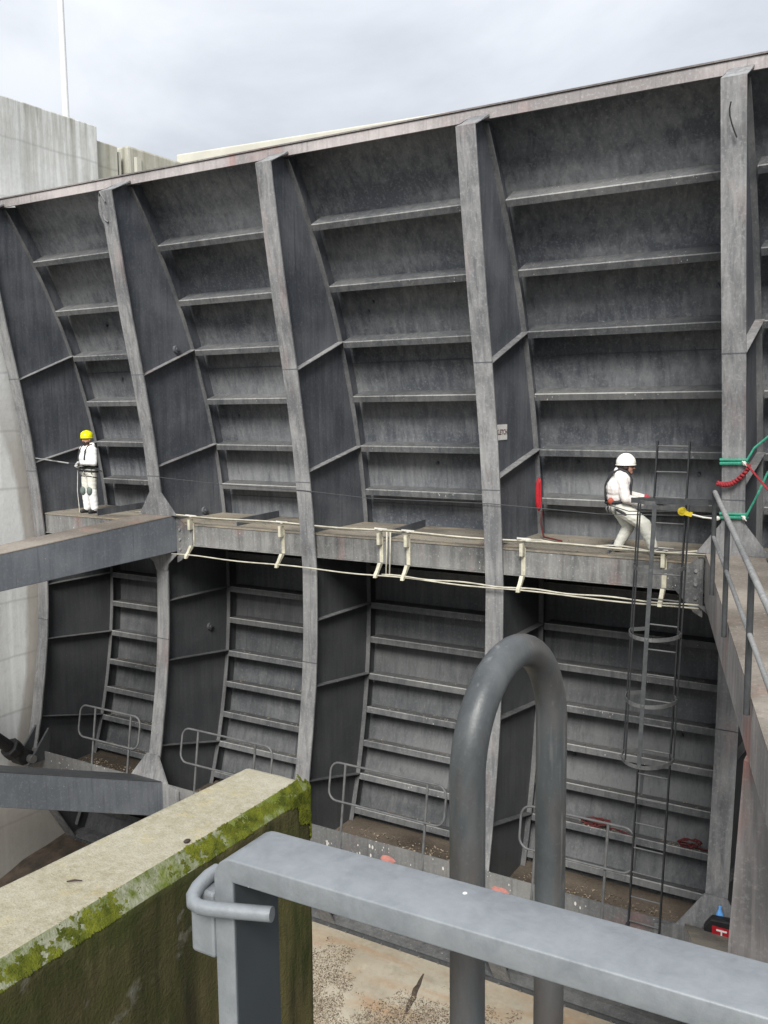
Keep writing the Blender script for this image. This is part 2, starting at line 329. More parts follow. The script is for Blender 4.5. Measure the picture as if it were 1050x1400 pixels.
# ---- setting
m = MB()   # river bed reaching out to the horizon
m.box((-1500, -1500, -12.6), (1500, 2500, -12.2)); g_ = m.build('ground', 'ground'); tag(g_, kind='structure')
m = MB()   # sill: crest under the gate, sloping down towards the camera
prof = [(30, -7.9), (14.9, -7.82), (14.2, -7.78), (13.4, -7.86), (12.6, -8.0), (11.5, -8.28), (9, -9.0), (5, -10.6), (0, -12.1), (-3, -12.4), (30, -12.4)]
m.prism([(-17.28, y, z) for y, z in prof], (18.9, 0, 0)); tag(m.build('sill', 'sill'), kind='structure')
def rough_wall(x, y0, y1, z0, z1, thick, mat, name, label, side=1):
    mm = MB(); mm.box((x, y0, z0), (x-side*thick, y1, z1)); o = mm.build(name, mat, None, False, .03); tag(o, label, 'wall'); return o
rough_wall(-17.3, -12, 15.95, -12.2, 8.93, 6, 'pier', 'concrete_pier', 'tall pale streaked concrete pier on the left, behind the gate end')
e = empty('pier_return_wall', (-17.45, 16, -12)); tag(e, 'lower algae-stained concrete wall with a vertical slot, beyond the pale pier', 'wall')
m = MB(); m.box((-17.45, 15.97, -12.2), (-20, 16.72, 8.66)); m.build('wall_block', 'pier2', e, False, .03)
m = MB(); m.box((-17.75, 16.72, -12.2), (-20, 16.98, 8.55)); m.build('slot_back', 'pier2', e)
m = MB(); m.box((-17.5, 16.79, -12.2), (-17.75, 16.86, 8.56)); m.build('guide_strip', 'parapetfar', e)
m = MB(); m.prism([(-17.38, 17.0, -12.2), (-17.38, 18.9, -12.2), (-20, 18.9, -12.2), (-20, 17.0, -12.2)], (0, 0, 20.95)); m.build('wall_block', 'pier2', e, False, .06)
m = MB(); m.prism([(-17.32, 17.22, -12.2), (-17.37, 17.17, -12.2), (-17.37, 17.42, -12.2), (-17.32, 17.37, -12.2)], (0, 0, 20.7)); m.build('guide_strip', 'parapetfar', e)
m = MB(); m.prism([(-17.6, 18.92, 5.0), (8, 21.2, 5.0), (8, 21.6, 5.0), (-17.6, 19.32, 5.0)], (0, 0, 3.98)); far = m.build('bridge_parapet', 'parapetfar', None, False, .04)
tag(far, 'cream concrete parapet running along behind the top of the steel gate', 'parapet')
e = empty('lamp_post', (-19, 16.53, 8.0)); tag(e, 'slim pale lamp post rising above the pier top', 'lamp post')
m = MB(); m.box((-22, 15.96, 6.), (-18.2, 19.5, 8.3)); tag(m.build('pier_roof', 'platform'), kind='structure')
m = MB(); m.tube([(-19, 16.53, 8.3), (-19, 16.53, 12), (-19, 16.53, 17.5)], [.085, .075, .045], 14); m.build('pole', 'lamp', e, True)
m = MB(); m.tube([(-19, 16.53, 8.3), (-19, 16.53, 8.34)], .2, 14); m.build('base_plate', 'lamp', e)
m = MB(); m.bar((-19, 16.4, 17.5), (-19, 15.6, 17.6), .24, .09); m.build('lamp_head', 'lamp', e)
m = MB(); m.box((1.75, 6, -12.2), (7.75, 16, 8.9)); tag(m.build('pier_wall', 'pier', None, False, .03), kind='structure')
m = MB(); m.box((1.75, -12, -12.2), (8, 5.98, 1.6)); tag(m.build('pier_base', 'platform', None, False, .03), kind='structure')
m = MB(); m.box((-1.72, -9, -12.2), (1.74, .86, .70)); tag(m.build('platform', 'platform', None, False, .02), kind='structure')

# ------------------------------------------------------------------ the radial gate
gate = empty('radial_gate', (-7.83, 13.6, -7.6))
tag(gate, 'huge curved dark steel sluice gate with tall ribs, girders and arms', 'sluice gate')
edges = [TH_TOP]+LEV+[TH_BOT]
LB = 3.68
for k in range(len(edges)-1):      # skin plates: one mesh per row, shared by the bays
    a, b = edges[k], edges[k+1]; NX, NT = 12, 5
    mm = MB(); V = []; Fs = []
    for i in range(NT+1):
        th = a+(b-a)*i/NT
        for j in range(NX+1):
            u = j/NX; r = RS+.014*math.sin(math.pi*u)*math.sin(math.pi*i/NT)*(1+.5*math.sin(u*17+k))
            y, z = arc(th, r); V.append((.004+(LB-.008)*u, y-YC, z-ZC))
    for i in range(NT):
        for j in range(NX): q = i*(NX+1)+j; Fs.append((q, q+1, q+NX+2, q+NX+1))
    n0 = len(V); V += [(x, y*(1+.022/RS), z*(1+.022/RS)) for x, y, z in V]
    Fs += [tuple(n0+i for i in f[::-1]) for f in Fs]
    mm.add(V, Fs); me = mm.mesh('skin_panel', 'skin', 'all')
    for bay in range(5):
        o = obj('skin_panel', me, gate); o.location = (XR[bay], YC, ZC)
mm = MB(); h = LB-.25                                       # stiffener: radial web plate with a lip hanging from its inner edge
pr = [(RS-.002, .007), (RI+.016, .007), (RI, -.007), (RI, -.112), (RI+.016, -.112), (RI+.016, -.010), (RS-.002, -.007)]
mm.prism([(.125, y, z) for y, z in pr], (h, 0, 0)); mm.m[3] = 1; stm = mm.mesh('stiffener', ['stiff', 'wornedge'])
for th in LEV:
    for bay in range(5):
        o = obj('stiffener', stm, gate); o.rotation_euler.x = R_(th+random.uniform(-.06, .06)); o.location = (XR[bay], YC, ZC)
# rib: web, front flange, back flange, plates across the web
FR = [(12.93, 6.56), (12.46, 6.30), (12.67, 5.05), (12.86, 4.0), (13.11, 2.8), (13.31, 1.7), (13.47, .4), (13.56, -.7), (13.55, -1.4), (13.53, -2.06), (13.46, -2.85), (13.36, -3.55), (13.18, -4.56), (13.02, -5.24), (13.0, -5.8), (13.3, -6.6), (13.95, -7.72)]
def ang(p): return math.degrees(math.atan2(p[1]-ZC, p[0]-YC))
def front_r(th):
    for a, b in zip(FR, FR[1:]):
        A, B = ang(a), ang(b)
        if B <= th <= A:
            t = (A-th)/(A-B); p = (a[0]+(b[0]-a[0])*t, a[1]+(b[1]-a[1])*t); return math.hypot(p[0]-YC, p[1]-ZC)
    return 12.
def ribbon(mm, pts, w, t, x=0.):   # strip of width w along X following (y,z) points, thickness t towards the axis
    P = []
    for i, (y, z) in enumerate(pts):
        a = Vector(pts[max(i-1, 0)]); b = Vector(pts[min(i+1, len(pts)-1)]); d = (b-a).normalized(); n = Vector((d.y, -d.x))
        if n.dot(Vector((YC-y, ZC-z))) < 0: n = -n
        q = Vector((y, z))+n*t
        P += [(x-w/2, y, z), (x+w/2, y, z), (x+w/2, q.x, q.y), (x-w/2, q.x, q.y)]
    Fs = []
    for i in range(len(pts)-1):
        o = i*4
        for k in range(4): Fs.append((o+k, o+(k+1) % 4, o+4+(k+1) % 4, o+4+k))
    Fs += [(0, 1, 2, 3), tuple(len(P)-4+k for k in (3, 2, 1, 0))]
    mm.add(P, Fs)
RT = .011
mm = MB(); A = [(y, z) for y, z in FR]; B = [arc(min(ang(p), 34.6), RS+.012) for p in FR]; A[0] = (12.95, 6.5); B[0] = arc(34.7, RS-.03); V = []; Fs = []
for s in (-RT, RT): V += [(s, y, z) for y, z in A]+[(s, y, z) for y, z in B]
n = len(A)
for i in range(n-1): Fs += [(i, i+1, n+i+1, n+i), (2*n+i, 3*n+i, 3*n+i+1, 2*n+i+1), (i, 2*n+i, 2*n+i+1, i+1), (n+i, n+i+1, 3*n+i+1, 3*n+i)]
Fs += [(0, n, 3*n, 2*n), (n-1, 3*n-1, 4*n-1, 2*n-1)]
mm.add(V, Fs); web_me = mm.mesh('rib', 'web')
mm = MB(); ribbon(mm, FR, .31, .03); fl_me = mm.mesh('front_flange', 'flange')
mm = MB(); ribbon(mm, [arc(35-i*1.5, RI+.05) for i in range(42)], .2, .018); bf_me = mm.mesh('back_flange', 'ribedge')
ribs = []
for i, x in enumerate(XR):
    rb = obj('rib', web_me, gate); rb.location = (x, 0, 0) if False else (x, 0, 0); ribs.append(rb)
    f = obj('front_flange', fl_me, rb); f.matrix_parent_inverse = Matrix(); 
    f = obj('back_flange', bf_me, rb); f.matrix_parent_inverse = Matrix()
    for th in (20.93, 12.29, -1.1, -7.11, -15.58):
        for s in ((1, -1) if 0 < i < 5 else ((1,) if i == 0 else (-1,))):
            mm = MB(); r0, r1 = front_r(th)+.005, RI+.045; cs, sn = math.cos(R_(th)), math.sin(R_(th))
            def q(r, o): return (YC+r*cs-o*sn, ZC+r*sn+o*cs)
            mm.prism([(s*RT, *q(r0, -.006)), (s*RT, *q(r1, -.006)), (s*RT, *q(r1, .006)), (s*RT, *q(r0, .006))], (s*.13, 0, 0))
            o = mm.build('web_plate', 'flange' if th > 0 else 'stiff', None); o.parent = rb
    for zz in (2.95, .95, -2.4):
        yy = next(a[0]+(b_[0]-a[0])*(zz-a[1])/(b_[1]-a[1]) for a, b_ in zip(FR, FR[1:]) if b_[1] <= zz <= a[1])
        mm = MB(); mm.box((-.157, yy-.036, zz-.006), (.157, yy-.02, zz+.006)); o = mm.build('weld_seam', 'web', None); o.parent = rb
    lugs = {1: [(21.6, 13.25), (6.6, 13.1), (-4.6, 13.1)], 2: [], 3: []}.get(i, [])
    for th, r in lugs:
        y, z = arc(th, r); mm = MB(); mm.tube([(RT, y, z), (RT+.05, y, z)], .075, 12); mm.tube([(RT+.05, y, z), (RT+.07, y, z)], .035, 10)
        o = mm.build('lug', 'web', None, True); o.parent = rb
mm = MB(); mm.tube([(0, 12.43, 6.1), (-.1, 12.4, 6.28), (-.2, 12.46, 6.22), (-.2, 12.52, 5.98), (-.1, 12.5, 5.8), (-.02, 12.5, 5.75)], .016, 6); o = mm.build('lifting_eye', 'flange', None, True); o.parent = ribs[1]
mm = MB(); mm.prism([(-.15, 12.46, 6.26), (-.15, 12.56, 5.72), (-.15, 12.7, 5.72), (-.15, 12.7, 6.26)], (0.02, 0, 0)); 
mm.prism([(-.16-.08*math.sin(a*math.pi/8), 12.44+.011*a, 6.24-.065*a) for a in range(9)], (0, .02, 0)); o = mm.build('cover_plate', 'flange', None); o.parent = ribs[1]
mm = MB(); mm.tube([(-.02, 12.42, 6.0), (-.035, 12.42, 5.92), (-.03, 12.43, 5.84), (-.01, 12.45, 5.75), (.02, 12.47, 5.66), (.05, 12.49, 5.58)], .010, 6); o = mm.build('cable_stub', 'black', None, True); o.parent = ribs[4]
# top beam
mm = MB(); x0, x1 = XR[0]-.12, XR[5]+.1
for x0_, x1_ in [(x0, x1)]:
    mm.prism([(x0_, 12.955, 6.50), (x0_, 12.955, 6.665), (x0_, 13.33, 6.71), (x0_, 13.33, 6.67), (x0_, 12.99, 6.64), (x0_, 12.99, 6.50)], (x1_-x0_, 0, 0))
mm.build('top_beam', 'top', gate)
mm = MB(); mm.prism([(x0, 12.93, 6.672), (x0, 13.30, 6.716), (x0, 13.29, 6.736), (x0, 12.92, 6.692)], (x1-x0, 0, 0)); mm.build('top_strip', 'top', gate)
# upper girder with its deck, plate by plate between the ribs
for b in range(5):
    xa, xb = XR[b]+RT+.004, XR[b+1]-RT-.004
    mm = MB(); mm.box((xa, 13.60, -.42), (xb, 13.625, -.031)); mm.box((xa, 13.56, -.44), (xb, 13.86, -.421)); mm.build('girder_web', 'girder', gate)
    mm = MB(); mm.box((xa, 13.585, -.03), (xb, 15.42, 0)); mm.build('deck_plate', 'deck', gate)
    mm = MB(); xm = XR[b]+1.6+.2*(b % 2); mm.prism([(xm, 13.75, .001), (xm-.15, 15.3, .001), (xm-.15, 15.3, .14), (xm, 13.75, .14)], (.016, 0, 0)); mm.build('deck_rib', 'web', gate)
    mm = MB(); mm.box((xa, 12.95, -5.965), (xb, 12.977, -5.24)); mm.build('lower_girder_web', 'lower', gate)
    mm = MB(); mm.box((xa, 12.98, -5.965), (xb, 14.9, -5.945)); mm.build('lower_deck_plate', 'trough', gate)
    mm = MB(); mm.box((xa, 12.90, -5.985), (xb, 13.25, -5.967)); mm.build('lower_girder_flange', 'lower', gate)
    xm = (xa+xb)/2
    mm = MB(); ribbon(mm, [arc(-9.98-i*1.7, RS-.001) for i in range(11)], .05, .012, xm+.1); mm.build('seam_strip', 'web', gate)
for th in (18.75, 7.2):
    for b in range(5):
        mm = MB(); ribbon(mm, [arc(th+.03, RS+.008), arc(th-.03, RS+.008)], LB-.04, .012, XR[b]+LB/2); mm.build('weld_bead', 'web', gate)
rs_ = random.Random(21)
for b in range(5):
    for k in range(5):
        th = rs_.choice([27.6, 23.2, 18.2, 14.4, 10.4, -8.5, -11.3])+rs_.uniform(-.6, .6); x = XR[b]+rs_.uniform(.5, 3.2); y, z = arc(th, RS+.01); y2, z2 = arc(th, RS-.04)
        mm = MB(); mm.tube([(x, y, z), (x, y2, z2)], .03, 8); mm.build('stud', 'web', gate)
# seal beam at the bottom of the skin
mm = MB(); y, z = arc(TH_BOT, RS); mm.prism([(XR[0]-.1, y-.30, z+.16), (XR[0]-.1, y-.30, z+.06), (XR[0]-.1, y-.02, z-.02), (XR[0]-.1, y+.05, z+.2), (XR[0]-.1, y-.12, z+.2)], (XR[5]-XR[0]+.2, 0, 0)); mm.build('seal_beam', 'stiff', gate)
mm = MB(); mm.box((XR[0]-.1, y-.34, z+.03), (XR[5]+.1, y-.305, z+.13)); sb = mm.build('rubber_seal', 'bar', gate)
for k in range(46):
    x = XR[0]+.2+k*.4; mm = MB(); mm.tube([(x, y-.34, z+.08), (x, y-.365, z+.08)], .022, 6); o = mm.build('bolt', 'steelpin', None); o.parent = sb
mm = MB()
for xx in XR[1:5]:
    mm = MB(); mm.prism([(xx-.012, 13.0, -5.81), (xx-.012, 13.1, -5.81), (xx-.012, 13.95, -7.4), (xx-.012, 13.85, -7.55), (xx-.012, 13.3, -6.6)], (.024, 0, 0)) if False else None
# arms, joints and fillets
ARM = []
for side in (0, 1):
    xj = XR[1] if side == 0 else XR[4]; xt = -16.60 if side == 0 else .94; sg = -1 if side == 0 else 1
    for lvl in (0, 1):
        yj, zt, zb = (13.58, .15, -.58) if lvl == 0 else (12.93, -5.2, -5.92)
        ta, tb = (-1.15, -1.62) if lvl == 0 else (-1.20, -1.68)
        wj, wt = .78, .6; yt = YC+.25
        def P(t, s, top, xj=xj, xt=xt, wj=wj, wt=wt, yj=yj, yt=yt, zt=zt, ta=ta, zb=zb, tb=tb):
            x = xj+(xt-xj)*t+s*(wj+(wt-wj)*t)/2; y = yj+(yt-yj)*t; z = (zt+(ta-zt)*t) if top else (zb+(tb-zb)*t); return (x, y, z)
        mm = MB(); mm.hexa([P(0, -1, 0), P(0, 1, 0), P(1, 1, 0), P(1, -1, 0), P(0, -1, 1), P(0, 1, 1), P(1, 1, 1), P(1, -1, 1)])
        arm = mm.build('strut_arm', 'arm' if side == 0 else 'armside', gate, False, .012)
        mm = MB(); e_ = .012; q = [Vector(P(t, s, 1)) for t, s in ((.004, -1.02), (.004, 1.02), (1, 1.02), (1, -1.02))]
        mm.hexa([v+Vector((0, 0, .003)) for v in q]+[v+Vector((0, 0, .02)) for v in q]); mm.build('arm_deck', 'armtop' if lvl == 0 else ('deck' if side else 'web'), arm)
        ARM.append((P, arm))
        mm = MB()   # joint plates wrapped round the arm's root
        xs0, xs1 = xj-.52, xj+.52
        if lvl == 0:
            for s in (-1, 1):
                xw = xj+s*.405; mm = MB()
                mm.prism([(xw, 13.552, .13), (xw+s*.20, 13.552, -.02), (xw+s*.42, 13.552, -.06), (xw+s*.42, 13.552, -.40), (xw+s*.12, 13.552, -.74), (xw, 13.552, -.80)], (0, .04, 0))
                jp = mm.build('joint_plate', 'girder', gate)
                for bx, bz in ((.1, -.12), (.1, -.32), (.1, -.52)):
                    mm = MB(); mm.tube([(xj+s*(.405+bx), 13.55, bz), (xj+s*(.405+bx), 13.525, bz)], .028, 6); o = mm.build('bolt', 'flange', None); o.parent = jp
            mm = MB()   # fillets: the flange widens above and below the joint
            mm.prism([(xj-.155, 13.405, .62), (xj+.155, 13.405, .62), (xj+.50, 13.46, .16), (xj-.50, 13.46, .16)], (0, .03, 0)); mm.build('flange_fillet', 'flange', gate)
            mm = MB(); mm.prism([(xj-.46, 13.50, -.62), (xj+.46, 13.50, -.62), (xj+.2, 13.505, -.84), (xj+.155, 13.51, -.98), (xj-.155, 13.51, -.98), (xj-.2, 13.505, -.84)], (0, .03, 0)); mm.build('flange_fillet', 'flange', gate)
        else:
            mm.prism([(xj-.155, 13.04, -4.72), (xj+.155, 13.04, -4.72), (xj+.52, 12.91, -5.22), (xj+.82, 12.905, -5.30), (xj+.82, 12.905, -5.55), (xj+.5, 12.905, -6.0), (xj-.5, 12.905, -6.0), (xj-.82, 12.905, -5.55), (xj-.82, 12.905, -5.30), (xj-.52, 12.91, -5.22)], (0, .03, 0)); mm.build('joint_plate', 'flange', gate)
    # trunnion hub
    mm = MB(); mm.tube([(xt-.42, YC, ZC), (xt+.42, YC, ZC)], .42, 20); mm.tube([(xt-.6, YC, ZC), (xt+.6, YC, ZC)], .2, 16); mm.build('trunnion', 'arm', gate, True)
    # vertical strut between the two arms
    t0 = .40; Pu, Pl = ARM[-2][0], ARM[-1][0]; A0 = Pu(t0, -1 if side else 1, 0); ts = (12.93-A0[1])/(12.93-YC-.25); B0 = Pl(ts, -1 if side else 1, 1)
    s = 1 if side else -1; w = .5
    mm = MB(); mm.hexa([(B0[0]+.02*s, A0[1]-.22, B0[2]), (B0[0]+w*s, A0[1]-.22, B0[2]), (B0[0]+w*s, A0[1]+.22, B0[2]), (B0[0]+.02*s, A0[1]+.22, B0[2]),
             (A0[0]+.02*s, A0[1]-.22, A0[2]), (A0[0]+w*s, A0[1]-.22, A0[2]), (A0[0]+w*s, A0[1]+.22, A0[2]), (A0[0]+.02*s, A0[1]+.22, A0[2])])
    so = mm.build('strut_post', 'armside' if side else 'arm', gate, False, .02)

# ------------------------------------------------------------------ things on the gate
def loop_rect(x0, x1, z0, z1, rad, fy, n=5):
    pts = []
    for cx_, cz_, a0 in ((x1-rad, z1-rad, 0), (x0+rad, z1-rad, 90), (x0+rad, z0+rad, 180), (x1-rad, z0+rad, 270)):
        for k in range(n+1):
            a = R_(a0+90*k/n); z = cz_+rad*math.sin(a); pts.append((cx_+rad*math.cos(a), fy(z), z))
    return pts
fy = lambda z: 12.90+(z+5.24)*.19
for (x0, x1, p0, p1), lab in zip([(-15.5, -13.72, -15.05, -14.0), (-12.55, -10.3, -12.15, -10.72), (-8.98, -6.66, -8.68, -7.02), (-5.32, -3.5, -5.05, -3.92)],
        ['short guard rail on the lower girder at the far left bay', 'guard rail on the lower girder, just above the mossy concrete parapet', 'guard rail on the lower girder between the mossy parapet and the big tube hoop', 'guard rail on the lower girder beside the caged ladder']):
    e = tag(empty('guard_rail', (x0, 12.9, -5.3)), lab, 'guard rail', 'bent tube guard rails on the lower girder')
    m = MB(); m.tube(loop_rect(x0, x1, -4.70, -4.04, .17, fy), .021, 8, True); m.build('rail_loop', 'gtube', e, 'all')
    for p in (p0, p1):
        m = MB(); m.tube([(p-.02, 12.915, -5.62), (p, fy(-4.04)-.0, -4.05)], .023, 8); m.build('post', 'gtube', e, True)
# caged ladder
e = tag(empty('caged_ladder', (-3.2, 13.0, -5.6)), 'dark steel caged ladder standing in front of the gate on the right', 'ladder')
def LP(z): t = (z+5.62)/(1.75+5.62); return 12.86+.62*t
def LX(z): t = (z+5.62)/(1.75+5.62); return -3.06+.11*t
for dx in (0, -.455):
    m = MB(); m.bar((LX(-5.62)+dx, LP(-5.62), -5.62), (LX(1.75)+dx, LP(1.75), 1.75), .022, .05, (0, 1, 0)); m.build('stile', 'blackbar', e)
z = -5.35; k = 0
while z < 1.7:
    m = MB(); m.tube([(LX(z)-.455, LP(z), z), (LX(z), LP(z), z)], .012, 6); m.build('rung', 'gtube', e); z += .37
HZ = [.92, -.02, -.98, -1.92, -2.78]
def hoop_pts(z, n=14):
    cx_ = LX(z)-.2275; y0 = LP(z); P_ = [(cx_+.2275, y0-.0, z)]
    for k in range(n+1):
        a = math.pi*k/n; P_.append((cx_+.36*math.cos(a)-.05, y0-.16-.50*math.sin(a), z))
    return P_+[(cx_-.2275, y0-.0, z)]
for i, z in enumerate(HZ):
    P_ = hoop_pts(z); m = MB()
    for a, b in zip(P_, P_[1:]): m.bar(a, b, .012, .055)
    m.build('cage_hoop', 'gtube', e)
for k in (1, 8, 11, 15):
    a = hoop_pts(HZ[0])[k]; b = hoop_pts(HZ[-1])[k]; w = .06 if k == 8 else .022
    m = MB(); pts = [hoop_pts(z)[k] for z in HZ]
    for p, q in zip(pts, pts[1:]): m.bar(p, q, w, .010, (0, 1, 0))
    m.build('cage_bar', 'bar' if k == 8 else 'blackbar', e)
m = MB(); m.bar((LX(.92)-.66, LP(.92)-.45, .93), (-2.45, 12.35, 1.0), .02, .075); m.build('top_bar', 'bar', e)
for dx in (.03, -.485):
    m = MB(); m.bar((LX(-5.5)+dx, LP(-5.5)-.02, -5.5), (LX(-5.5)+dx, 13.0, -5.42), .05, .03); m.build('foot_bracket', 'black', e)
# railing on the right arm
e = tag(empty('arm_railing', (-2.4, 12, .1)), 'grey tube railing along the walkway arm at the right edge', 'railing')
Pu = ARM[2][0]
def AE(t, h): p = Pu(t, -1, 1); return (p[0]-.05, p[1], p[2]+h)
TT = [.135, .262, .43, .62, .8, .96]
m = MB(); m.tube([AE(TT[0], 1.2), AE(TT[-1], 1.2)], .03, 10); m.build('top_rail', 'tube', e, True)
m = MB(); m.tube([AE(TT[0], .63), AE(TT[-1], .63)], .024, 10); m.build('mid_rail', 'tube', e, True)
for t in TT:
    m = MB(); m.tube([AE(t, -.12), AE(t, 1.2)], .03, 10); m.build('post', 'bar', e, True)
# pipes along the upper girder
e = tag(empty('pipe_run', (-8, 13.5, .1)), 'cream pipes clipped along the upper girder with hooked brackets', 'pipes')
def sag(x0, x1, y, z0, z1, n=30, amp=.012):
    return [(x0+(x1-x0)*i/n, y+.008*math.sin(i*1.3), z0+(z1-z0)*i/n+amp*math.sin(i*.9)) for i in range(n+1)]
for y_, z_, xa, xb in ((13.50, .15, -14.0, -2.0), (13.54, .115, -13.6, -1.95)):
    m = MB(); m.tube(sag(xa, xb, y_, z_+.03, z_-.02), .0145, 7); m.build('pipe', 'pipe', e, 'all')
m = MB(); m.tube(sag(-5.6, -1.95, 13.62, .13, .13, 20, .03), .012, 7); m.build('pipe', 'pipe', e, 'all')
m = MB(); m.tube(sag(-12.95, -2.75, 13.40, -.60, -.655), .013, 7); m.build('pipe', 'pipe', e, 'all')
m = MB(); m.tube(sag(-8.05, -2.75, 13.40, -.60, -.605), .013, 7); m.build('pipe', 'pipe', e, 'all')
for dx in (0, .07):
    m = MB(); m.tube([(-7.98+dx, 13.47, .14), (-7.98+dx, 13.46, -.2), (-7.97+dx, 13.41, -.62)], .014, 7); m.build('pipe', 'pipe', e, 'all')
for x in (-12.54, -10.30, -8.16, -7.62, -5.51, -3.29):
    m = MB(); m.box((x-.035, 13.578, -.44), (x+.035, 13.598, .02)); m.box((x-.028, 13.47, -.10), (x+.028, 13.576, .10))
    m.prism([(x-.03, 13.58, -.44), (x-.03, 13.46, -.56), (x-.03, 13.38, -.66), (x-.03, 13.34, -.66), (x-.03, 13.35, -.61), (x-.03, 13.42, -.54), (x-.03, 13.50, -.42)], (.06, 0, 0)); m.build('bracket', 'bracket', e)
    m = MB(); m.bar((x-.07, 13.47, .19), (x+.13, 13.56, .17), .03, .025); m.bar((x-.09, 13.55, .16), (x+.07, 13.47, .165), .02, .02); m.build('clamp', 'ropew', e)
e = tag(empty('safety_line', (-8, 13.4, .75)), 'thin dark steel safety cable strung across the ribs above the walkway', 'cable')
m = MB(); m.tube([(-13.3, 13.40, .93), (-11.5, 13.37, .84), (-9.67, 13.38, .80), (-8.3, 13.37, .72), (-5.99, 13.36, .73), (-4.2, 13.34, .66), (-2.36, 13.36, .72)], .007, 5); m.build('cable', 'bar', e)
# hanging red hose coil in the corner by the rib
e = tag(empty('hose_coil', (-5.75, 14.9, .3)), 'bright red hose coil hanging beside the rib, left of the white-helmeted worker', 'hose')
for k in range(5):
    a = k*.35; m = MB(); pts = [(-5.775+.010*k+.010*math.cos(b), 14.86+.04*math.cos(b)*math.cos(a), .76+(.24+.02*(k % 3))*math.sin(b)) for b in [i*math.tau/20 for i in range(20)]]
    m.tube(pts, .017, 6, True); m.build('hose_loop', 'red', e, 'all')
m = MB(); m.tube([(-5.7, 14.86, .48), (-5.7, 14.84, .25), (-5.6, 14.7, .05), (-5.2, 14.5, .03)], .015, 6); m.build('hose_tail', 'redrope', e, 'all')
# straps round the rib at the right
def strap(name, label, z, mat, tail):
    e = tag(empty(name, (-2.32, 13.3, z)), label, 'strap')
    yf = 13.30 if z > 1 else 13.40
    m = MB(); m.tube([(-2.50, yf+.05, z), (-2.49, yf-.03, z), (-2.15, yf-.03, z+.01), (-2.14, yf+.06, z), (-2.15, yf+.09, z), (-2.49, yf+.09, z)], .022, 6, True)
    m.tube([(-2.50, yf+.05, z+.05), (-2.49, yf-.03, z+.05), (-2.15, yf-.03, z+.055), (-2.14, yf+.06, z+.05), (-2.15, yf+.09, z+.05), (-2.49, yf+.09, z+.05)], .022, 6, True); m.build('band', mat, e)
    m = MB(); m.tube(tail, .016, 6); m.build('tail', mat, e)
    m = MB(); m.ball((-2.17, yf-.05, z+.01), (.028, .02, .034), 8, 5); m.tube([(-2.2, yf-.06, z+.04), (-2.13, yf-.07, z-.03)], .01, 5); m.build('knot', 'ropew', e, 'all'); return e
strap('sling_strap', 'green sling strap tied round the right rib at helmet height', 1.46, 'green', [(-2.15, 13.27, 1.5), (-2.06, 13.3, 1.68), (-1.88, 13.45, 1.86)])
strap('sling_strap', 'green sling strap tied round the foot of the right rib', .70, 'green', [(-2.15, 13.37, .72), (-2.02, 13.35, 1.0), (-1.9, 13.5, 1.35)])
e = tag(empty('rope_sling', (-2.4, 13.2, 1.2)), 'twisted red rope hanging below the upper green strap', 'rope')
m = MB()
for ph in (0, math.pi):
    m.tube([(-2.52+.42*t, 13.25+.02*math.cos(t*40+ph), 1.19+.24*t*t-.05*math.sin(t*3.1)+.022*math.sin(t*40+ph)) for t in [i/40 for i in range(41)]], .02, 6)
m.build('rope', 'redstrap', e, 'all')
m = MB(); m.tube([(-2.14, 13.24, 1.46), (-1.7, 12.9, 1.02), (-1.3, 12.7, .6)], .014, 6); m.build('taut_rope', 'redstrap', e)
e = tag(empty('rope_grab', (-2.9, 13.2, .8)), 'yellow fall arrest block on a pale line beside the ladder', 'fall arrester')
m = MB(); m.tube([(-2.98, 13.23, .77), (-2.98, 13.28, .77)], .06, 14); m.tube([(-2.98, 13.22, .77), (-2.98, 13.29, .77)], .03, 10); m.build('housing', 'yellow', e, True)
m = MB(); m.bar((-2.93, 13.25, .75), (-2.84, 13.25, .73), .05, .06); m.build('swivel', 'yellow', e)
m = MB(); m.tube([(-2.88, 13.25, .74), (-2.7, 13.26, .70), (-2.5, 13.3, .68)], .013, 6); m.ball((-2.52, 13.3, .69), (.05, .03, .035), 8, 5); m.build('line', 'ropew', e)
m = MB(); m.tube([(-3.05, 13.25, .77), (-3.8, 13.45, .71), (-4.1, 13.5, .78)], .008, 5); m.build('lanyard', 'bar', e)
# tangled ropes lying on stiffeners
def tangle(lab, c, n=4, w=.3, hh=.13):
    o = tag(empty('rope_tangle', c), lab, 'rope', 'dull red ropes dropped on the stiffeners')
    rnd = random.Random(int(abs(c[0])*100))
    for k in range(n):
        pts = []
        for i in range(24):
            a = i*math.tau/24; pts.append((c[0]+w*(.6*math.cos(a+k)+.3*math.sin(2*a+k*2))+rnd.uniform(-.02, .02), c[1]+.07*math.sin(a*2+k), c[2]+.03+hh*(.5+.5*math.sin(a*1+k*1.3))*rnd.uniform(.7, 1)))
        m = MB(); m.tube(pts, .013, 5, True); m.build('strand', 'redrope', o, 'all')
    m = MB(); m.tube([(c[0]+w*.6, c[1], c[2]+.04), (c[0]+w*1.4, c[1]+.02, c[2]+.03), (c[0]+w*2., c[1]-.03, c[2]+.01)], .014, 5); m.build('strand', 'redrope', o, 'all')
y8, z8 = arc(-15.58, RI+.12); tangle('dull red rope tangle on a stiffener above the guard rail by the ladder', (-4.72, y8, z8+.0), 5)
tangle('smaller dull red rope tangle on a stiffener right of the caged ladder', (-3.12, y8, z8+.0), 3, .22)
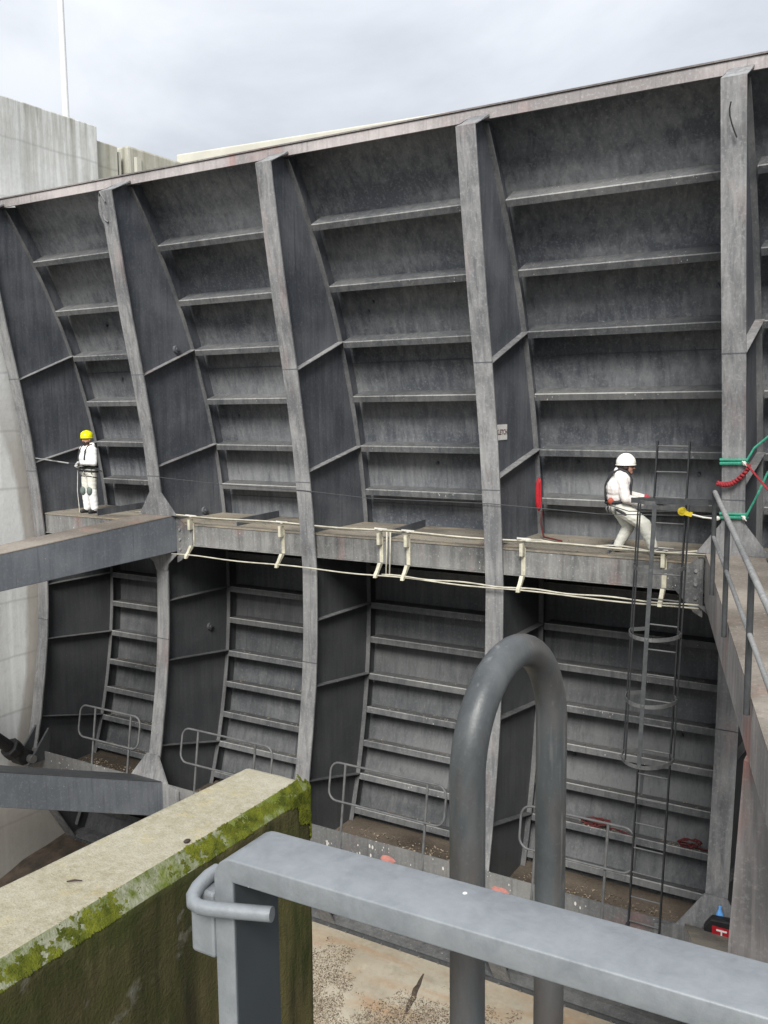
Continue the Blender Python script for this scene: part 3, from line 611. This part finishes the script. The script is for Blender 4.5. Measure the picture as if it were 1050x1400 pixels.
# tool bag and bottle at the foot of the right rib
e = tag(empty('tool_bag', (-2.2, 12.85, -5.22)), 'black and red tool bag beside the foot of the right rib', 'bag')
m = MB(); m.prism([(-2.40, 12.75, -5.2), (-2.02, 12.75, -5.2), (-1.98, 12.75, -5.0), (-2.06, 12.75, -4.90), (-2.33, 12.75, -4.92), (-2.42, 12.75, -5.05)], (0, .16, 0)); m.build('pouch', 'black', e, False, .02)
m = MB(); m.box((-2.30, 12.735, -5.15), (-2.02, 12.749, -5.0)); m.build('pocket', 'red', e)
m = MB(); m.box((-2.24, 12.722, -5.05), (-2.1, 12.734, -5.03)); m.box((-2.18, 12.722, -5.12), (-2.16, 12.734, -5.051)); m.build('label_patch', 'white', e)
e = tag(empty('water_bottle', (-2.25, 12.95, -5.2)), 'small blue bottle standing behind the tool bag', 'bottle')
m = MB(); m.tube([(-2.24, 12.96, -5.2), (-2.24, 12.96, -4.92), (-2.24, 12.96, -4.86), (-2.24, 12.96, -4.85), (-2.24, 12.96, -4.81)], [.05, .05, .025, .022, .022], 12); m.build('bottle_body', 'blue', e, True)
# notice on the rib web
e = tag(empty('notice', (-5.97, 13.75, 1.85)), 'small white notice with grey lettering on the side of a rib', 'sign')
m = MB(); xs = XR[3]+RT+.003; m.prism([(xs, 13.53, 1.73), (xs, 13.97, 1.73), (xs, 13.97, 1.98), (xs, 13.53, 1.98)], (.008, 0, 0)); m.build('panel', 'white', e)
fc = bpy.data.curves.new('lettering', 'FONT'); fc.body = 'KLETCH'; fc.size = .115; fc.align_x = 'CENTER'; fc.align_y = 'CENTER'; fc.extrude = .0015; fc.offset = .002
to = bpy.data.objects.new('tmp', fc); col.objects.link(to); bpy.context.view_layer.update()
tm = bpy.data.meshes.new_from_object(to.evaluated_get(bpy.context.evaluated_depsgraph_get())); bpy.data.objects.remove(to)
tm.materials.clear(); tm.materials.append(MT['ink']); o = obj('lettering', tm); o.rotation_euler = (math.pi/2, 0, math.pi/2); o.location = (xs+.011, 13.75, 1.855); o.parent = e; o.matrix_parent_inverse = parent_inv(e)
# lifting cylinder at the lower left
e = tag(empty('lifting_cylinder', (-16.8, 12.7, -5.3)), 'black hydraulic cylinder end pinned to the gate above the lower left arm', 'cylinder')
m = MB(); m.tube([(-16.85, 9.6, -2.35), (-16.82, 12.3, -5.0)], .13, 14); m.build('rod', 'black', e, True)
m = MB(); m.tube([(-16.82, 12.25, -4.95), (-16.82, 12.42, -5.12)], .22, 8); m.prism([(-17.0, 12.3, -5.22), (-17.0, 12.45, -5.0), (-17.0, 12.75, -5.18), (-17.0, 12.7, -5.42), (-17.0, 12.45, -5.42)], (.36, 0, 0)); m.build('clevis', 'black', e, False, .03)
m = MB(); m.tube([(-17.0, 12.62, -5.3), (-16.5, 12.62, -5.3)], .09, 12); m.build('pin', 'steelpin', e, True)
for xx in (-17.02, -16.6): m = MB(); m.prism([(xx, 12.5, -5.42), (xx, 13.1, -5.42), (xx, 13.1, -4.75)], (.05, 0, 0)); m.build('bracket', 'web', e)
# primer patches on the strut post at the right (paint is missing there)
def blob(cx_, cz_, rx, rz, y, n=18, sd_=1):
    rnd = random.Random(sd_); return [(cx_+rx*math.cos(i*math.tau/n)*rnd.uniform(.8, 1.1), y, cz_+rz*math.sin(i*math.tau/n)*rnd.uniform(.85, 1.1)) for i in range(n)]

# ------------------------------------------------------------------ people
def figure(name, label, root, face_dir, caps, extra, cat='person', vox=.011, fat=1.2):
    """caps: list of (a, b, ra, rb, material) in local metres: x = right, y = forward, z = up"""
    mats = []; m = MB(); caps = [(a, b, ra*fat if mt in ('coverall', 'coverall_pink', 'trouser') else ra, rb*fat if mt in ('coverall', 'coverall_pink', 'trouser') else rb, mt) for a, b, ra, rb, mt in caps]
    for a, b, ra, rb, mt in caps:
        a, b = Vector(a), Vector(b); n = 5
        m.tube([a+(b-a)*i/n for i in range(n+1)], [ra+(rb-ra)*i/n for i in range(n+1)], 12); m.ball(a, ra, 12, 8); m.ball(b, rb, 12, 8)
        if mt not in mats: mats.append(mt)
    me = bpy.data.meshes.new(name); me.from_pydata(m.v, [], m.f)
    t = bpy.data.objects.new('tmp', me); col.objects.link(t)
    md = t.modifiers.new('r', 'REMESH'); md.mode = 'VOXEL'; md.voxel_size = vox; md.use_smooth_shade = True
    s = t.modifiers.new('s', 'SMOOTH'); s.factor = .5; s.iterations = 3
    bpy.context.view_layer.update(); me2 = bpy.data.meshes.new_from_object(t.evaluated_get(bpy.context.evaluated_depsgraph_get())); bpy.data.objects.remove(t)
    for mt in mats: me2.materials.append(MT[mt])
    # cloth folds and colour by nearest limb
    nv = len(me2.vertices); nr = np.empty(nv*3, dtype=np.float32); me2.vertices.foreach_get('normal', nr); nr = nr.reshape(-1, 3); co = np.empty(nv*3, dtype=np.float32); me2.vertices.foreach_get('co', co); co = co.reshape(-1, 3)
    for i_ in range(nv):
        c = Vector(co[i_]); f = noise.noise(Vector((c.x*9, c.y*9, c.z*22)))*.5+noise.noise(c*30)*.25; co[i_] += nr[i_]*(f*.011)
    me2.vertices.foreach_set('co', co.ravel())
    C_ = [(Vector(a), Vector(b), ra, rb, mats.index(mt)) for a, b, ra, rb, mt in caps]
    cen = np.empty(len(me2.polygons)*3, dtype=np.float32); me2.polygons.foreach_get('center', cen); cen = cen.reshape(-1, 3); D = []
    for a, b, ra, rb, i in C_:
        a_, d_ = np.array(a), np.array(b-a); t_ = np.clip(((cen-a_)@d_)/max(d_@d_, 1e-9), 0, 1); D.append(np.linalg.norm(cen-a_-t_[:, None]*d_, axis=1)-(ra+(rb-ra)*t_))
    ix = np.array([c[4] for c in C_], dtype=np.int32)[np.argmin(np.array(D), axis=0)]
    me2.polygons.foreach_set('material_index', ix); me2.polygons.foreach_set('use_smooth', [True]*len(ix)); me2.update()
    e = tag(empty(name, root), label, cat); fd = Vector((*face_dir, 0)).normalized()
    e.rotation_euler.z = math.atan2(-fd.x, fd.y)
    def part(nm, me_): o = bpy.data.objects.new(nm, me_); col.objects.link(o); o.parent = e; return o
    part('body', me2)
    for nm, mb, mt, sm in extra: part(nm, mb.mesh(nm, mt, sm))
    return e
def hand(c, d, upv, mt, s=1):
    """palm with four fingers and a thumb, curled; c = wrist, d = pointing direction"""
    c, d, u = Vector(c), Vector(d).normalized(), Vector(upv).normalized(); w = d.cross(u).normalized(); out_ = [(c, c+d*.075, .033, .034, mt)]
    for k, l in enumerate((.055, .065, .06, .045)):
        o = c+d*.085+w*(.03-.02*k); p = o+d*l*.5-u*.012; out_ += [(o, p, .0105, .010, mt), (p, p+d*l*.25-u*l*.6, .010, .009, mt)]
    o = c+d*.03+w*.035*s; out_ += [(o, o+d*.04+w*.025*s-u*.015, .013, .011, mt)]
    return out_
def helmet(c, fwd, mt_unused=None, r=(.118, .145, .125), brim=True):
    m = MB(); m.ball(c, r, 18, 10, -.32)
    c = Vector(c); pts = [(c.x+(r[0]+.001)*math.cos(a), c.y+(r[1]+.002)*math.sin(a), c.z-.016) for a in [i*math.tau/20 for i in range(20)]]
    m.tube([(p[0]*1., p[1], p[2]-.02) for p in pts], .006, 6, True)
    for i in (-1, 0, 1): m.tube([(c.x+i*.045, c.y+r[1]*.9*math.cos(a), c.z+r[2]*1.0*math.sin(a)*(1-.07*abs(i))) for a in [.45+.28*j for j in range(9)]], .009, 5)
    return m
def ring(c, rx, ry, r, tilt=0, n=22, yaw=0):
    c = Vector(c); return [(c.x+rx*math.cos(a), c.y+ry*math.sin(a), c.z+tilt*math.sin(a+yaw)) for a in [i*math.tau/n for i in range(n)]]
# --- left worker: upright, lance held across the waist
cv, tr, bt = 'coverall', 'trouser', 'boot'
caps = [((-.10, 0, .90), (-.115, .01, .50), .098, .072, tr), ((-.115, .01, .50), (-.125, -.02, .13), .082, .074, cv), ((.10, 0, .90), (.115, .02, .50), .098, .072, tr), ((.115, .02, .50), (.125, -.01, .13), .082, .074, cv),
        ((-.125, -.03, .05), (-.14, .12, .04), .05, .042, bt), ((.125, -.02, .05), (.15, .13, .04), .05, .042, bt),
        ((-.06, 0, .95), (.06, 0, .95), .125, .125, tr), ((-.05, 0, 1.05), (.05, 0, 1.05), .13, .13, cv), ((-.08, .01, 1.22), (.08, .01, 1.22), .14, .14, cv), ((-.12, 0, 1.38), (.12, 0, 1.38), .105, .105, cv), ((0, 0, 1.4), (0, .015, 1.52), .065, .06, 'face'),
        ((-.06, -.07, 1.49), (.06, -.07, 1.49), .06, .06, cv), ((0, -.1, 1.47), (0, -.11, 1.40), .07, .05, cv),
        ((0, .02, 1.60), (0, .025, 1.68), .082, .09, 'face'), ((0, .085, 1.56), (0, .06, 1.535), .045, .05, 'beard'), ((-.05, .04, 1.56), (.05, .04, 1.56), .04, .04, 'beard'), ((0, .112, 1.625), (0, .122, 1.605), .013, .016, 'face'), ((-.09, .01, 1.62), (-.092, 0, 1.65), .018, .02, 'face'), ((.09, .01, 1.62), (.092, 0, 1.65), .018, .02, 'face'),
        ((-.19, 0, 1.40), (-.27, .04, 1.12), .072, .058, cv), ((-.27, .04, 1.12), (-.14, .27, 1.13), .056, .045, cv), ((.19, 0, 1.40), (.27, .02, 1.12), .072, .058, cv), ((.27, .02, 1.12), (.10, .22, 1.06), .056, .045, cv)]
caps += hand((-.14, .27, 1.13), (.2, 1, .1), (0, 0, 1), 'glove', 1)+hand((.10, .22, 1.06), (-.7, .7, .25), (0, 0, 1), 'glove', -1)
hm = helmet((0, .015, 1.70), None); hz = MB(); hz.tube(ring((0, 0, 1.02), .215, .165, .02), .026, 7, True); hz.tube(ring((0, 0, .93), .22, .165, .02, .02), .02, 7, True)
for s in (-1, 1):
    hz.tube([(s*.12, .17, 1.02), (s*.12, .185, 1.22), (s*.11, .15, 1.38), (s*.105, .06, 1.50), (s*.10, -.03, 1.52), (s*.07, -.16, 1.36), (s*.05, -.18, 1.04)], .017, 6); hz.tube(ring((s*.105, .0, .80), .10, .105, .0, .03), .015, 6, True)
gear = MB()
for k in range(7): gear.tube([(.2*math.cos(k*.9), .16*math.sin(k*.9), .99), (.22*math.cos(k*.9), .175*math.sin(k*.9), .9), (.2*math.cos(k*.9+.15), .165*math.sin(k*.9+.15), .86)], .012, 6)
pads = []
for s, y_ in ((-1, .05), (1, .06)):
    pm = MB(); pm.ball((s*.117, y_+.035, .50), (.082, .06, .10), 12, 8); pads.append(('knee_pad', pm, 'pad', 'all'))
LWX, LWY = -15.96, 14.05
figure('person', 'worker in white coverall and yellow helmet holding a lance on the left walkway', (LWX, LWY, 0.0), (-.14, -.99),
       caps, [('helmet', hm, 'hyellow', True), ('harness', hz, 'strap', 'all'), ('karabiners', gear, 'steelpin', 'all')]+pads)
e = tag(empty('spray_lance', (LWX, LWY-.2, 1.1)), 'thin dark lance held by the yellow-helmeted worker', 'lance')
la = Vector((LWX-.02, LWY-.22, 1.08)); ld = Vector((-.84, -.5, .16)).normalized()
m = MB(); m.tube([la-ld*.30, la+ld*.25], .018, 7); m.tube([la-ld*.3, la-ld*.33+Vector((.1, .1, -.1))], .014, 6); m.build('grip', 'boot', e)
m = MB(); m.tube([la+ld*.25, la+ld*.98], [.016, .013], 6); m.build('tube', 'tube', e)
m = MB(); m.tube([la+ld*.5, la+ld*.62], .017, 7); m.build('collar', 'steelpin', e)
e = tag(empty('rope_line', (LWX, LWY-.2, 0)), 'thin grey rope hanging down beside the yellow-helmeted worker', 'rope')
m = MB(); m.tube([(LWX-.22, LWY-.12, .95), (LWX-.24, LWY-.14, .5), (LWX-.21, LWY-.13, .02)], .008, 5); m.build('rope', 'ropew', e)
# --- right worker: knees bent, leaning back on the harness, facing right
cp = 'coverall_pink'
caps = [((-.10, -.02, .72), (-.12, .15, .41), .105, .08, tr), ((-.12, .15, .41), (-.13, 0, .12), .08, .062, tr), ((-.13, -.01, .05), (-.14, .15, .045), .052, .045, bt),
        ((.10, .04, .70), (.12, .37, .47), .11, .085, tr), ((.12, .37, .47), (.13, .50, .14), .084, .066, tr), ((.13, .51, .055), (.14, .68, .06), .052, .045, bt),
        ((-.06, 0, .76), (.06, 0, .76), .135, .135, tr), ((-.06, -.03, .90), (.06, -.03, .90), .14, .14, cp), ((-.08, -.03, 1.02), (.08, -.03, 1.02), .15, .15, cp), ((-.11, .03, 1.13), (.11, .03, 1.13), .115, .115, cp), ((0, .05, 1.16), (0, .09, 1.25), .065, .06, 'face'),
        ((-.07, -.01, 1.22), (.07, -.01, 1.22), .07, .07, cp), ((0, -.02, 1.24), (0, -.03, 1.28), .06, .05, cp),
        ((0, .11, 1.31), (0, .10, 1.39), .08, .088, 'face'), ((-.075, .08, 1.33), (.075, .08, 1.33), .045, .045, 'beard'), ((0, .03, 1.32), (0, .03, 1.36), .08, .08, 'beard'), ((0, .195, 1.34), (0, .21, 1.315), .012, .016, 'face'), ((0, .16, 1.26), (0, .15, 1.25), .03, .03, 'face'),
        ((-.19, .03, 1.13), (-.25, .10, .90), .075, .062, cp), ((-.25, .10, .90), (-.12, .34, .86), .06, .048, cp), ((.19, .03, 1.13), (.25, .08, .88), .078, .064, cp), ((.25, .08, .88), (.14, .32, .80), .062, .048, cp)]
caps += hand((-.12, .34, .86), (.2, .9, .25), (0, 0, 1), 'redglove', 1)+hand((.14, .32, .80), (-.35, .9, .2), (0, 0, 1), 'redglove', -1)
hm = helmet((0, .085, 1.405), None, r=(.122, .15, .135)); hz = MB(); hz.tube(ring((0, -.01, .82), .225, .19, .02, .03), .026, 7, True)
for s in (-1, 1):
    hz.tube([(s*.15, .15, .82), (s*.16, .16, 1.02), (s*.14, .17, 1.15), (s*.12, .10, 1.27), (s*.11, .0, 1.31), (s*.10, -.13, 1.24), (s*.08, -.21, 1.05), (s*.06, -.21, .92), (s*.06, -.20, .82)], .02, 6); hz.tube(ring((s*.105, .04, .66), .115, .12, .0, -.07), .024, 6, True)
bk = MB(); bk.ball((-.19, -.12, .83), (.03, .05, .055), 10, 6); bk.ball((.19, -.13, .83), (.03, .05, .055), 10, 6)
gear = MB()
for k in range(6): gear.tube([(.2*math.cos(3.4+k*.5), .17*math.sin(3.4+k*.5), .80), (.23*math.cos(3.4+k*.5), .2*math.sin(3.4+k*.5), .70), (.2*math.cos(3.5+k*.5), .18*math.sin(3.5+k*.5), .64)], .013, 6)
ch = MB(); ch.tube([(-.09, .08, 1.39), (-.085, .12, 1.27), (0, .165, 1.225), (.085, .12, 1.27), (.09, .08, 1.39)], .009, 5)
figure('person', 'worker in stained white coverall and white helmet, leaning back with knees bent by the ladder', (-4.06, 13.86, 0.0), (.93, .30),
       caps, [('helmet', hm, 'hwhite', True), ('harness', hz, 'strap', 'all'), ('buckle', bk, 'orange', 'all'), ('karabiners', gear, 'steelpin', 'all'), ('chin_strap', ch, 'strap', 'all')])

# ------------------------------------------------------------------ foreground
# concrete parapet with a chamfered, mossy edge
e = tag(empty('concrete_parapet', (-1.5, 1, .7)), 'cream topped concrete parapet with green mossy side, bottom left foreground', 'parapet')
XL, XI, XO, ZT, ZH, YE = -1.66, -1.42, -1.384, 1.30, 1.262, 1.955
def dens(a, b, n): return [(a[0]+(b[0]-a[0])*i/n, a[1]+(b[1]-a[1])*i/n) for i in range(n)]
sect = [(XL, -.6)]+dens((XL, 1.1), (XL, ZT-.02), 6)+dens((XL, ZT-.02), (XL+.02, ZT), 2)+dens((XL+.02, ZT), (XI, ZT), 26)+dens((XI, ZT), (XO, ZH), 12)+dens((XO, ZH), (XO, .3), 60)+[(XO, .3), (XO, -.6)]
ys = [-3, -2, -1, -.4]+[0+.014*i for i in range(1, 135)]
ys = [y for y in ys if y < YE-.05]+[YE-.05, YE-.035, YE-.02, YE-.008, YE]
V = []; mi = []
for y in ys:
    k = max(0, (y-(YE-.05))/.05); ins = .045*k*k*(1 if k < 1 else 1.2)
    for (x, z) in sect:
        if x < XI: x += .055*max(0, (y-1.1)/.85)*(XI-x)/(XI-XL)
        x2 = min(max(x, XL+ins*.5), XO-ins) if z > -.5 else min(max(x, XL+ins*.5), XO-ins); z2 = min(z, ZT-ins*.9)
        p = Vector((x2, y, z2)); nz = noise.noise(p*22)*.5+noise.noise(p*60)*.3+noise.noise(p*6)
        edge = 1.+2.2*math.exp(-((x-XI)**2+(z-ZT)**2)/.0003)+2*math.exp(-((x-XO)**2+(z-ZH)**2)/.0004)
        V.append((x2+nz*.0013*edge, y+(nz*.001 if y > 0 else 0), z2+nz*.0013*edge*(1 if z > 1 else 0)))
n = len(sect); Fs = []; mis = []
for j in range(len(ys)-1):
    for i in range(n-1):
        Fs.append((j*n+i, j*n+i+1, (j+1)*n+i+1, (j+1)*n+i)); zc_ = sect[i][1]
        mis.append(0 if i < 35 else (1 if i < 47 else 2))
J = (len(ys)-1)*n; Fs.append(tuple(J+i for i in range(n))); mis.append(2); Fs.append(tuple(range(n))[::-1]); mis.append(2)
m = MB(); m.v = V; m.f = Fs; m.m = mis; po = m.build('wall_body', ['coping', 'chamfer', 'mossside'], e, 'all')
m = MB(); rnd = random.Random(3)     # moss cushions on the chamfer and round the end
def cushion(p, nrm, r):
    nrm = Vector(nrm).normalized(); a = nrm.orthogonal().normalized(); b = nrm.cross(a); p = Vector(p); vs_ = [p+nrm*r*.75]
    for k in range(5): q = k*math.tau/5+rnd.random(); vs_.append(p+(a*math.cos(q)+b*math.sin(q))*r*rnd.uniform(.7, 1.2)+nrm*r*rnd.uniform(.05, .4))
    m.add(vs_, [(0, 1+k, 1+(k+1) % 5) for k in range(5)])
for _ in range(52000):
    y = rnd.uniform(.05, YE-.01); t = rnd.random(); p = Vector((XI+(XO-XI)*t, y, ZT+(ZH-ZT)*t))
    d = .8*noise.noise(p*7)+.6*noise.noise(p*33)+.4*noise.noise(p*90)+.25*(t-.4)+.35*(y-1.05)
    if d < .22+rnd.uniform(-.25, .25): continue
    if y > YE-.05: p.x -= .03*(y-YE+.05)/.05
    cushion(p, (.65+rnd.uniform(-.4, .4), rnd.uniform(-.4, .4), .75), rnd.uniform(.0012, .0042))
for _ in range(16000):
    t = rnd.random()**2.2; y = YE-.12*rnd.random()**1.5; p = Vector((XO-.004, y, ZH+.02-.34*t))
    if noise.noise(p*16)+.9-1.7*t-(YE-y)*5 < .3: continue
    k = max(0, (y-(YE-.05))/.05); p.x = XO-.045*k*k+.001
    cushion(p, (1, .4+rnd.uniform(-.4, .4), rnd.uniform(-.3, .4)), rnd.uniform(.002, .006))
mo = m.build('moss', 'moss', e); tag(mo, kind='stuff')
def twig(lab, p, d, l):
    m = MB(); p = Vector(p); d = Vector(d).normalized(); m.tube([p, p+d*l*.5+Vector((0, 0, .002)), p+d*l], [.0016, .0022, .0012], 5); m.build('twig', 'beard', None, True)
    o = bpy.context.scene.collection.objects[-1]; tag(o, lab, 'twig')
twig('thin dark twig lying on top of the mossy parapet', (-1.53, 1.235, 1.3035), (.75, .55, 0), .032)
m = MB(); m.ball((-1.435, 1.50, 1.303), (.007, .010, .004), 8, 5); tag(m.build('pebble', 'beard', None, 'all'), 'dark crumb near the edge of the mossy parapet top', 'pebble')
# flat bar barrier: the top rail turns down into a post at its left end
e = tag(empty('flat_bar_barrier', (-.65, .78, .7)), 'grey flat steel bar barrier crossing the foreground, lower right', 'barrier')
def sweep(mm, path, hw, ht, rnd_=.004):
    """path of (x,z) in the XZ plane; section wide in Y (hw half) and thick across (ht)"""
    sec = []
    for cx_, cy_, a0 in ((hw-rnd_, ht-rnd_, 0), (-hw+rnd_, ht-rnd_, 90), (-hw+rnd_, -ht+rnd_, 180), (hw-rnd_, -ht+rnd_, 270)):
        for k in range(4): a = R_(a0+30*k); sec.append((cx_+rnd_*math.cos(a), cy_+rnd_*math.sin(a)))
    V = []; ns = len(sec)
    for i, (x, y, z) in enumerate(path):
        a, b = Vector(path[max(i-1, 0)]), Vector(path[min(i+1, len(path)-1)]); d = (b-a).normalized(); w = Vector((0, 1, 0)); w = (w-d*w.dot(d)).normalized(); nrm = w.cross(d)
        for p, q in sec: V.append(Vector((x, y, z))+w*p+nrm*q)
    Fs = [(i*ns+k, i*ns+(k+1) % ns, (i+1)*ns+(k+1) % ns, (i+1)*ns+k) for i in range(len(path)-1) for k in range(ns)]
    Fs += [tuple(range(ns))[::-1], tuple(len(V)-ns+k for k in range(ns))]; mm.add(V, Fs)
m = MB(); HR = .0137; yb = .783; xl = -.672; zt_ = 1.80-HR
m_path = [(xl+HR, yb, .70), (xl+HR, yb, 1.2), (xl+HR, yb, zt_-.0145)]+[(xl+HR+.0145-.0145*math.cos(R_(a)), yb, zt_-.0145+.0145*math.sin(R_(a))) for a in (15, 30, 45, 60, 75, 90)]+[(-.3, yb+.008, zt_), (.0, yb+.016, zt_), (.5, yb+.03, zt_), (1.5, yb+.05, zt_)]
sweep(m, m_path, .0405, HR, .0022); m.build('flat_bar', 'galv', e, True)
m = MB(); m.box((xl+.0277, .7445, .71), (xl+.0295, .8215, zt_-.0145)); m.build('post_shade_sheet', 'postshade', e)  # added thin sheet, its dark colour paints the shade on this face
m = MB(); m.box((1.35, .72, .70), (1.42, .86, 1.77)); m.build('end_post', 'galv', e)
m = MB(); m.prism([(xl-.001, .742, 1.752), (xl-.001, .742, 1.673), (xl-.001, .80, 1.673), (xl-.001, .80, 1.752)], (-.036, 0, 0)); m.build('latch_plate', 'galv', e, False, .004)
m = MB(); lp = [(-.6945, .775, 1.760), (-.696, .76, 1.759), (-.695, .742, 1.7555), (-.692, .730, 1.751), (-.686, .724, 1.747), (-.676, .723, 1.7455), (-.66, .727, 1.746), (-.628, .735, 1.748), (-.5915, .745, 1.7504)]
m.tube(lp, .0085, 12); m.build('latch_hook', 'galv', e, True)
# ladder hoop
e = tag(empty('ladder_hoop', (-.49, 1.0, .5)), 'thick dark tube hoop of an access ladder standing in the foreground', 'ladder hoop')
ya, yb2 = 1.02, 1.275; rr = (yb2-ya)/2; zc2 = 1.985-.024-rr; hx = -.488
pts = [(hx, ya, z) for z in (.1, .6, 1.1, 1.5, zc2-.1)]+[(hx+.018*(a/math.pi), ya+rr-rr*math.cos(a), zc2+rr*1.0*math.sin(a)) for a in [i*math.pi/24 for i in range(25)]]+[(hx+.018, yb2, z) for z in (zc2-.1, 1.5, 1.1, .6, .1)]
m = MB(); m.tube(pts, .0232, 28); m.build('hoop_tube', 'hoop', e, True)
m = MB()
for z in (.25, .62): m.bar((hx, .85, z), (hx, ya-.02, z), .05, .012)
m.build('wall_bracket', 'hoop', e)

# ------------------------------------------------------------------ debris and stains
def shards(name, spots, mat='debris', parent=None):
    m = MB(); rnd = random.Random(11)
    for p, r in spots:
        p = Vector(p); vs_ = [p+Vector((rnd.uniform(-1, 1), rnd.uniform(-1, 1), rnd.uniform(0, .9)))*r for _ in range(4)]
        m.add(vs_, [(0, 1, 2), (0, 2, 3), (0, 3, 1), (1, 3, 2)])
    o = m.build(name, mat, parent); return o
def sillz(y):
    for (a, za), (b, zb) in zip(prof, prof[1:]):
        if b <= y <= a: return zb+(za-zb)*(y-b)/(a-b)
    return -8
rnd = random.Random(5); sp = []
for _ in range(120000):
    x = rnd.uniform(-11, -2); y = rnd.uniform(11.0, 13.7); k = noise.noise(Vector((x*.8, y*.8, 2)))+.6*noise.noise(Vector((x*3, y*3, 7)))+.75*(12.75-y)
    if k < .1+rnd.uniform(-.45, .45): continue
    sp.append(((x, y, sillz(y)), rnd.uniform(.010, .028)))
for _ in range(6000):
    x = rnd.uniform(-17.2, -12.5); y = rnd.uniform(11.2, 14); sp.append(((x, y, sillz(y)), rnd.uniform(.015, .05)))
tag(shards('shell_debris', sp), 'mussel shells and gravel scattered over the concrete sill', 'debris', kind='stuff')
sp = []
for th in LEV[9:]:
    for b in range(4):
        dn = .25 if th > -9 else (.6 if th > -14 else 1.)
        for _ in range(int(330*dn)):
            x = XR[b]+.2+rnd.random()*3.3; r = rnd.uniform(RI+.015, RS-.03)
            if noise.noise(Vector((x*1.5, th, 4)))+rnd.uniform(-.3, .3) < -.15: continue
            y, z = arc(th, r); sp.append(((x, y, z+.009), rnd.uniform(.008, .026)))
for b in range(5):
    for _ in range(1100):
        x = XR[b]+.1+rnd.random()*3.45; y = rnd.uniform(13.0, 14.5)
        if noise.noise(Vector((x*1.5, y*2, 4)))+.3*(y-13.2)+rnd.uniform(-.3, .3) < .1: continue
        sp.append(((x, y, -5.945), rnd.uniform(.012, .045)))
    for _ in range(260):
        x = XR[b]+.1+rnd.random()*3.45; y = rnd.uniform(13.62, 15.2); sp.append(((x, y, 0), rnd.uniform(.006, .018)))
tag(shards('ledge_debris', sp), 'shell grit lying on the stiffeners and girder decks of the gate', 'debris', kind='stuff')
# silt in the corner at the foot of the left pier, crack in the sill
m = MB(); V = []; Fs = []; nx, ny = 14, 12
for i in range(nx+1):
    for j in range(ny+1):
        x = -17.28+5.5*i/nx; y = 10.5+3.9*j/ny; ed = min(i/nx*4, 1) ; V.append((x, y, sillz(y)+.02+.10*max(0, noise.noise(Vector((x, y*1.5, 0)))+.5)*(1-i/nx)*min(1, (ny-j)/2, 1)))
for i in range(nx):
    for j in range(ny): q = i*(ny+1)+j; Fs.append((q, q+1, q+ny+2, q+ny+1))
m.add(V, Fs); tag(m.build('silt', 'silt', None, 'all'), 'dark silt at the foot of the left pier', 'silt', kind='stuff')
# the crack: rust-brown break in the sill edge
m = MB(); cpts = []; cxx, cyy = -7.35, 13.55
for s in (1, -1):
    for i in range(13):
        t = i/12 if s == 1 else 1-i/12; y = cyy-1.15*t; w = .07*math.sin(math.pi*min(1, t*1.05+.02))*(.6+.5*noise.noise(Vector((t*7, s, 1))))+.01
        cpts.append((cxx+.18*t+s*w, y, sillz(y)+.006))
nc = len(cpts); m.add(cpts, [(i, i+1, nc-2-i, nc-1-i) for i in range(nc//2-1)]); cr_ = m.build('crack', 'silt', None); cr_.parent = bpy.data.objects['sill']
# soft red paint marks on the steelwork (flat paint)
def mark(parent, poly, d, mat='redstrap'):
    m = MB(); m.prism(poly, d); o = m.build('paint_mark', mat, None); o.parent = parent; o.matrix_parent_inverse = parent_inv(parent)
MT['mark'] = plain('faded red paint mark', (.40, .17, .145), .7, .25, 9)
for x in (-7.72, -5.62): mark(gate, blob(x, -5.5, .16, .07, 12.946, 14, int(-x*10)), (0, -.002, 0), 'mark')
